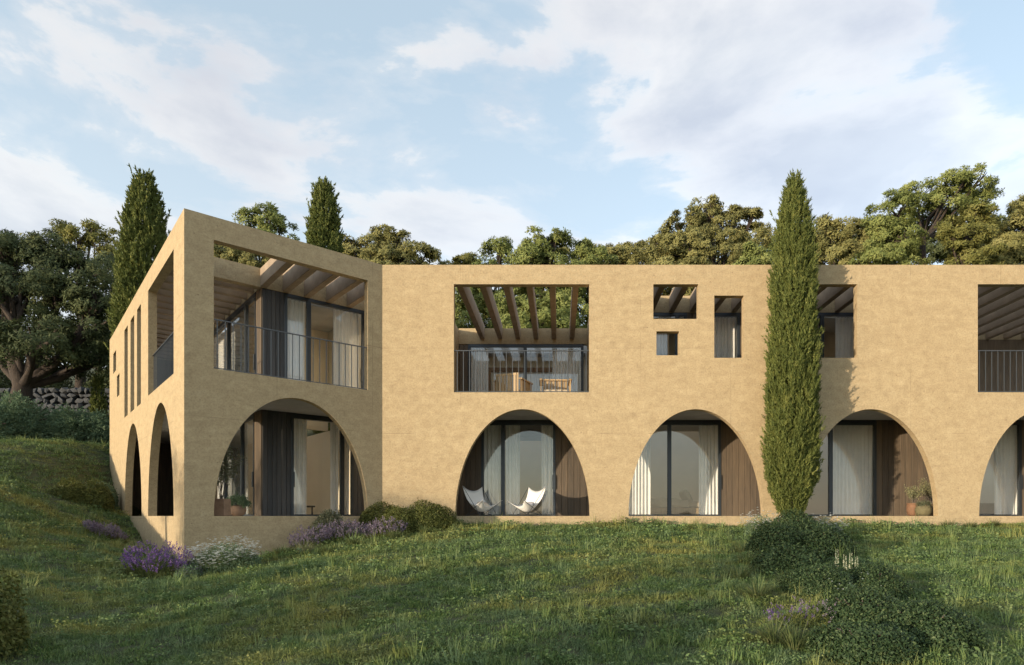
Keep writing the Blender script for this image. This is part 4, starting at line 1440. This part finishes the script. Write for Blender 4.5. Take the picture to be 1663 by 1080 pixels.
tree(435, 44.0, [(430, 365, 34, 22, 0), (455, 378, 26, 18, 0), (405, 355, 18, 11, 0), (440, 345, 16, 9, 0), (420, 410, 60, 30, 0), (370, 405, 40, 26, 0)],
     'pine whose top shows over the corner of the wing', 'pine_green', 440, 0.3, 0.55, 0.30, 0.9, gap=0.06)
tree(620, 44.0, [(590, 412, 34, 28, 0), (625, 395, 26, 24, 1), (622, 380, 14, 10, 0), (655, 405, 28, 22, 0), (690, 418, 18, 14, 0), (620, 440, 70, 30, 0), (570, 400, 15, 12, 0), (645, 388, 12, 8, 0)],
     'olive coloured pine to the right of the rear cypress', 'pine_olive', 620, 0.3, 0.5, 0.30, 1.0)
tree(750, 48.0, [(748, 428, 26, 9, 0), (765, 424, 14, 6, 0), (740, 450, 30, 20, 0)], 'low tree just showing over the roof above the pergola terrace', 'pine_yellow', 750, 0.2, 0.5, 0.30, 1.0)
tree(810, 42.0, [(808, 415, 26, 18, 0), (815, 402, 16, 10, 0), (800, 470, 50, 45, 0), (760, 490, 40, 40, 0), (770, 520, 60, 40, -1)],
     'small round tree over the left of the pergola terrace', 'pine_green', 808, 0.25, 0.5, 0.28, 1.1)
tree(885, 40.0, [(885, 400, 36, 24, 0), (900, 388, 16, 10, 0), (862, 415, 24, 16, 0), (880, 450, 60, 45, 0), (850, 500, 60, 45, 0), (915, 500, 50, 45, 0), (870, 530, 80, 30, -1)],
     'rounded green tree over the right of the pergola terrace', 'pine_green', 880, 0.3, 0.5, 0.28, 1.1)
tree(955, 41.0, [(952, 412, 24, 18, 0), (968, 422, 18, 14, 0), (945, 402, 14, 9, 0), (965, 460, 45, 45, 0), (960, 520, 50, 40, 0)],
     'small round tree right of the rounded green tree', 'pine_green', 955, 0.25, 0.5, 0.28, 1.1)
tree(1010, 47.0, [(1010, 425, 30, 16, 0), (990, 412, 6, 8, 0), (1008, 410, 6, 7, 0), (1035, 412, 22, 18, 0), (1020, 450, 50, 25, 0)], 'straggly low pine beside the big olive tree', 'pine_olive', 1010, 0.25, 0.45, 0.28, 0.9, gap=0.06)
tree(1150, 45.0, [(1115, 385, 48, 36, 0), (1165, 370, 42, 34, 1), (1215, 385, 42, 36, 0), (1150, 335, 18, 12, 0), (1150, 420, 90, 40, -1), (1095, 455, 60, 40, -2), (1160, 470, 60, 40, -2), (1222, 350, 9, 8, 0), (1195, 350, 9, 8, 0), (1075, 405, 26, 26, 0), (1150, 355, 30, 16, 0), (1240, 410, 22, 30, 0)],
     'broad olive coloured pine left of the tall cypress', 'pine_olive', 1150, 0.4, 0.5, 0.30, 1.1)
tree(1240, 39.0, [(1235, 425, 32, 24, 0), (1210, 440, 30, 20, 0), (1260, 420, 20, 24, 0)], 'bright green bush behind the tall cypress', 'pine_green', 1240, 0.2, 0.45, 0.26, 1.0)
tree(1300, 50.0, [(1318, 390, 16, 34, 0), (1300, 415, 30, 28, 0)], 'slender tree just right of the tall cypress', 'pine_yellow', 1315, 0.25, 0.5, 0.30, 1.0)
tree(1365, 44.0, [(1340, 395, 28, 30, 0), (1375, 388, 34, 28, 0), (1345, 365, 12, 10, 0), (1405, 395, 26, 26, 0), (1370, 425, 65, 30, 0), (1398, 372, 10, 7, 0)],
     'olive coloured pine between the tall cypress and the umbrella pine', 'pine_olive', 1365, 0.3, 0.5, 0.30, 1.1)
tree(1495, 40.0, [(1450, 350, 36, 34, 0), (1490, 320, 36, 20, 0.5), (1560, 302, 26, 26, 0), (1590, 292, 22, 18, 0), (1535, 330, 32, 18, 0), (1430, 375, 24, 24, 0), (1465, 390, 30, 24, -1), (1590, 325, 22, 22, 1), (1540, 300, 18, 14, 0), (1500, 350, 34, 22, 1.5), (1575, 345, 34, 24, 1.5), (1445, 405, 40, 24, 0), (1520, 365, 30, 20, 2)],
     'umbrella pine with a bare trunk and leaning crown at the right', 'pine_green', 1499, 0.34, 0.48, 0.26, 1.15,
     trunk_pts=[(0, 0, -.4), (0, 0, 4.0), (-.05, 0, 9.3), (.5, .2, 10.8), (1.8, .2, 12.2)])
tree(1570, 37.5, [(1572, 378, 42, 36, 0), (1590, 352, 26, 20, 0), (1545, 375, 20, 18, 0), (1570, 425, 50, 26, 0)],
     'yellow green bushy tree in front of the umbrella pine', 'pine_yellow', 1570, 0.3, 0.45, 0.25, 1.15)
tree(1430, 39.0, [(1435, 420, 36, 20, 0), (1400, 430, 22, 14, 0), (1470, 430, 26, 14, 0)], 'low green bush left of the umbrella pine trunk', 'pine_green', 1430, 0.2, 0.42, 0.24, 1.1)
tree(1650, 43.0, [(1655, 380, 44, 44, 0), (1670, 340, 26, 22, 0), (1630, 405, 34, 34, 0), (1700, 360, 50, 50, 0), (1650, 430, 60, 26, 0)],
     'rusty olive pine cut by the right edge', 'pine_olive', 1660, 0.35, 0.5, 0.30, 1.1)
tree(1610, 52.0, [(1610, 395, 34, 40, 0), (1540, 405, 40, 30, 0)], 'dark tree seen between the umbrella pine and the right edge', 'pine_dark', 1610, 0.3, 0.55, 0.32, 1.0)

tree(400, 41.0, [(375, 418, 55, 30, 0), (425, 425, 55, 30, 0), (350, 440, 50, 40, 0), (470, 440, 45, 28, 0)], 'dense tree seen through the open corner of the wing', 'pine_olive', 400, 0.25, 0.45, 0.26, 1.1)
for (x_, y_, r_, lab) in ((-33.5, 36.5, 1.9, 'dark bush above the stone wall at the left edge'), (-29.8, 36.0, 1.7, 'dark bush above the stone wall, right of the pine trunk'), (-26.2, 36.5, 1.9, 'dark bush above the right end of the stone wall')):
    shrub(x_, y_, r_, 1.4, 3.6, lab, 'pine_dark', 0.12, 0.8, group='bushes above the stone wall', name='hillside_bush')

tree(1080, 52.0, [(1060, 415, 60, 25, 0), (980, 425, 50, 18, 0), (900, 425, 60, 20, 0), (1130, 415, 50, 25, 0)], 'soft tree line behind the trees over the pergola terrace', 'pine_olive', 1020, 0.3, 0.6, 0.32, 1.0)
tree(1400, 54.0, [(1340, 408, 60, 28, 0), (1440, 400, 60, 32, 0), (1520, 405, 50, 30, 0), (1600, 400, 60, 40, 0)], 'soft tree line behind the umbrella pine', 'pine_green', 1420, 0.3, 0.6, 0.32, 1.0)
tree(700, 53.0, [(600, 425, 60, 20, 0), (680, 430, 40, 14, 0)], 'soft tree line behind the olive coloured pine', 'pine_olive', 640, 0.3, 0.6, 0.32, 1.0)

# junipers on the bank
def juniper(x, y, rx, ry, rzv, label, n=26000):
    zb = hz_(x, y)
    e = empty('juniper', (x, y, zb), label, 'shrub', 'junipers on the bank')
    m = n // 14
    d = rand_dirs(m)
    d[:, 2] = np.abs(d[:, 2])
    lump = 0.85 + 0.15 * np.sin(6 * d[:, 0] + x) * np.sin(5 * d[:, 1] + y)
    base = d * (lump * (0.98 - 0.3 * rng.random(m) ** 2))[:, None] * np.array([rx, ry, rzv])
    sd = unit(d * np.array([1, 1, .2]) + rng.normal(0, .35, (m, 3)) + np.array([0, 0, -.15]))
    k = 14
    t_ = rng.random((m, k))
    c = (base[:, None, :] + sd[:, None, :] * (t_ * .38)[:, :, None] + rng.normal(0, .03, (m, k, 3))).reshape(-1, 3)
    c[:, 2] -= (np.repeat(.10 * np.ones(m), k) * t_.reshape(-1))
    a = unit(np.repeat(sd, k, 0) + rng.normal(0, .4, (m * k, 3)))
    L = rng.uniform(.07, .15, m * k)
    local_child('foliage', leaves_mesh('foliage', 'juniper_leaf', c, a, perp(a), L, L * .25, np.repeat(rng.normal(.45, .2, m), k) + rng.normal(0, .1, m * k)), e)
    st = MB()
    for i in range(6):
        t2 = i * 1.05
        st.tube([(0, 0, -.2), (rx * .4 * math.cos(t2), ry * .4 * math.sin(t2), rzv * .45), (rx * .75 * math.cos(t2), ry * .75 * math.sin(t2), rzv * .5)], [.06, .04, .02], 6)
    local_child('stems', st.mesh('stems', 'pine_bark'), e)


juniper(gxp(22, 24.4), 24.4, 1.75, 1.5, 2.0, 'spreading juniper nearest the left edge', 42000)
juniper(gxp(128, 25.4), 25.4, 1.45, 1.2, 1.55, 'spreading juniper beside the far end of the wing', 32000)
juniper(gxp(-40, 23.0), 23.0, 1.5, 1.4, 1.6, 'juniper partly outside the left edge', 20000)

# dry stone retaining wall behind the junipers
sw = empty('stone_wall', (-27, 32.0, hz_(-27, 32)), 'rough grey stone retaining wall behind the junipers', 'wall')
WZ0, WZ1 = 3.6, 6.45
place('wall_core', MB().box(-31.3, -22.6, 32.25, 33.0, WZ0 - 1, WZ1 - .15).mesh('wall_core', 'stone_core'), sw)
stone_meshes = []
for s in range(8):
    r_ = random.Random(s)
    import bmesh
    bm = bmesh.new()
    bmesh.ops.create_icosphere(bm, subdivisions=1, radius=0.5)
    for vtx in bm.verts:
        vtx.co = Vector((max(-.40, min(.40, vtx.co.x)), max(-.35, min(.35, vtx.co.y)), max(-.38, min(.38, vtx.co.z)))) * r_.uniform(.74, 1.3)
    m_ = bpy.data.meshes.new('stone')
    bm.to_mesh(m_)
    bm.free()
    m_.materials.append(MATS['stone'])
    stone_meshes.append(m_)
z = WZ0
row = 0
while z < WZ1:
    h = random.uniform(.24, .36)
    x = -31.2 + random.uniform(0, .3)
    while x < -22.8:
        w = random.uniform(.24, .50)
        mw = Matrix.Translation((x + w / 2, 32.16 + random.uniform(-.06, .05), z + h / 2)) @ Matrix.Rotation(random.uniform(-.75, .75), 4, 'Y') @ Matrix.Rotation(random.choice((0, math.pi)), 4, 'Z') @ Matrix.Diagonal((w * 1.3, .6, h * 1.38, 1))
        place('stone', random.choice(stone_meshes), sw, mw)
        x += w
    z += h * .94

# bushes and trees left of the frame; their shade falls across the lawn
for i, (x, y, rx, rzv) in enumerate(((-9.6, -3.2, 1.7, 3.0), (-12.0, -.6, 1.7, 2.8), (-14.0, 2.2, 1.5, 2.2), (-6.9, -6.0, 1.7, 3.0), (-15.8, 4.8, 1.2, 1.4), (-4.4, -8.8, 1.7, 3.1), (-17.2, 7.6, 1.0, 1.1), (-1.5, -11.5, 1.9, 3.3))):
    shrub(x, y, rx, 1.3, rzv, ('oleander bush left of the viewer, near the path of the low sun', 'dense bush left of the viewer facing the lawn', 'dense bush left of the viewer on the bank', 'bush behind the viewer at the left', 'bush on the bank left of the frame', 'bush behind the viewer in the hedge', 'small bush high on the bank left of the frame', 'last bush of the hedge behind the viewer')[i],
          'box_light', 0.14, 0.8, group='hedge outside the frame', name='hedge_bush')


def olive(x, y, h, r, label, n=5200):
    zb = hz_(x, y)
    e = empty('olive_tree', (x, y, zb), label, 'tree', 'olive trees outside the frame')
    local_child('trunk', MB().tube([(0, 0, -.3), (.1, 0, h * .3), (-.05, .1, h * .6)], [.16, .12, .06], 8).mesh('trunk', 'grey_bark', True), e)
    m = 60
    cc = rand_dirs(m) * (r * rng.random((m, 1)) ** .5) * np.array([1, 1, .7]) + np.array([0, 0, h * .68])
    c = cc[rng.integers(0, m, n)] + rng.normal(0, r * .12, (n, 3))
    a = rand_dirs(n)
    L = rng.uniform(.06, .12, n)
    local_child('crown', leaves_mesh('crown', 'olive_leaf', c, a, perp(a), L, L * .35, rng.random(n)), e)


olive(-18.6, 6.2, 4.2, 1.5, 'olive tree on the bank left of the frame')
olive(-22.0, 0.5, 5.2, 1.5, 'olive tree far left of the viewer')
olive(-16.5, -7.5, 5.4, 1.5, 'olive tree behind the hedge left of the viewer')

# ------------------------------------------------------------------ lawn
tufts = []
for s in range(5):
    n = 34
    hd = heading(n)
    c = hd * (0.085 * np.sqrt(rng.random((n, 1)))) - np.array([0, 0, .01])
    hd2 = heading(n)
    if s < 4:
        tm = blades_mesh('turf_tuft', 'grass_blade', c, hd2, rng.uniform(.022, .060, n), rng.uniform(.1, .7, n), rng.uniform(.05, .6, n), rng.uniform(.006, .010, n), rng.random(n), 2)
    else:
        c[:, 2] = rng.uniform(.01, .06, n)
        a = unit(hd2 + rng.normal(0, .3, (n, 3)))
        tm = leaves_mesh('turf_tuft', 'grass_blade', c, a, perp(a), rng.uniform(.015, .03, n), rng.uniform(.012, .02, n), rng.random(n))
    tufts.append(bpy.data.objects.new('turf_tuft', tm))
# taller seeding stalks
n = 9
hd = heading(n)
tm = blades_mesh('turf_tuft', 'grass_blade', hd * 0.03, hd, rng.uniform(.09, .17, n), rng.uniform(.05, .4, n), rng.uniform(.05, .5, n), rng.uniform(.004, .006, n), rng.uniform(.5, 1, n), 3)
tufts.append(bpy.data.objects.new('turf_tuft', tm))

pts = []
for (y0, y1, den) in ((2.6, 6, 420), (6, 8, 340), (8, 11, 240), (11, 16.5, 150), (16.5, 27, 90)):
    xa, xb = -1.05 * y1 - 3.0, 0.92 * y1 + 4.5
    k = int((xb - xa) * (y1 - y0) * den)
    q = np.stack([rng.uniform(xa, xb, k), rng.uniform(y0, y1, k)], 1)
    q = q[(q[:, 0] > -1.05 * q[:, 1] - 3.0) & (q[:, 0] < .92 * q[:, 1] + 4.5)]
    pts.append(q)
pts = np.concatenate(pts)
pts = pts[~in_house(pts[:, 0], pts[:, 1], -.03)]
pts = pts[~((pts[:, 1] > 16) & (pts[:, 0] > -9))]
pz = height(pts[:, 0], pts[:, 1])
npt = len(pts)
patch = 0.5 + 0.5 * np.sin(1.7 * pts[:, 0] + 0.8 * np.sin(1.1 * pts[:, 1])) * np.sin(2.1 * pts[:, 1] + np.sin(.9 * pts[:, 0]))
fine_p = 0.5 + 0.5 * np.sin(7.3 * pts[:, 0] + 2.0 * np.sin(3.1 * pts[:, 1])) * np.sin(8.9 * pts[:, 1] + 1.5 * np.sin(4.3 * pts[:, 0]))
scl = (0.42 + 0.6 * patch * rng.random(npt) + 0.75 * fine_p) * rng.uniform(.55, 1.45, npt) * (1 + np.clip((pts[:, 1] - 7) / 14, 0, .6))
gm = bpy.data.meshes.new('lawn_grass')
gm.vertices.add(npt)
gm.vertices.foreach_set('co', np.concatenate([pts, pz[:, None]], 1).reshape(-1).astype(np.float32))
at = gm.attributes.new('rot', 'FLOAT', 'POINT')
at.data.foreach_set('value', rng.uniform(0, 6.283, npt).astype(np.float32))
at = gm.attributes.new('scl', 'FLOAT', 'POINT')
at.data.foreach_set('value', scl.astype(np.float32))
at = gm.attributes.new('pick', 'INT', 'POINT')
clover = np.sin(.9 * pts[:, 0] + 2) * np.sin(1.3 * pts[:, 1] + .5 * pts[:, 0]) > .35
at.data.foreach_set('value', np.where(rng.random(npt) < .12, np.where(rng.random(npt) < .55, 4, 5), rng.integers(0, 4, npt)).astype(np.int32))
gm.materials.append(MATS['grass_blade'])
lawn = place('lawn_grass', gm)
tag(lawn, 'short rough grass with dry patches covering the slope', 'grass', kind='stuff')
ng = bpy.data.node_groups.new('lawn_scatter', 'GeometryNodeTree')
ng.interface.new_socket('Geometry', in_out='INPUT', socket_type='NodeSocketGeometry')
ng.interface.new_socket('Geometry', in_out='OUTPUT', socket_type='NodeSocketGeometry')
G = NT(ng)
gi = G.n('NodeGroupInput')
go = G.n('NodeGroupOutput')
joinn = G.n('GeometryNodeJoinGeometry')
for o in reversed(tufts):
    oi = G.n('GeometryNodeObjectInfo', i_Object=o)
    g2 = G.n('GeometryNodeGeometryToInstance', i_Geometry=oi.outputs['Geometry'])
    G.link(g2.outputs[0], joinn.inputs[0])


def named(name, dt):
    nd = ng.nodes.new('GeometryNodeInputNamedAttribute')
    nd.data_type = dt
    nd.inputs['Name'].default_value = name
    return nd.outputs[0]


rot = G.n('ShaderNodeCombineXYZ', i_2=named('rot', 'FLOAT'))
iop = G.n('GeometryNodeInstanceOnPoints')
m2p = G.n('GeometryNodeMeshToPoints')
G.link(gi.outputs[0], m2p.inputs[0])
G.link(m2p.outputs[0], iop.inputs['Points'])
G.link(joinn.outputs[0], iop.inputs['Instance'])
iop.inputs['Pick Instance'].default_value = True
G.link(named('pick', 'INT'), iop.inputs['Instance Index'])
G.link(rot.outputs[0], iop.inputs['Rotation'])
G.link(named('scl', 'FLOAT'), iop.inputs['Scale'])
G.link(iop.outputs[0], go.inputs[0])
md = lawn.modifiers.new('scatter', 'NODES')
md.node_group = ng
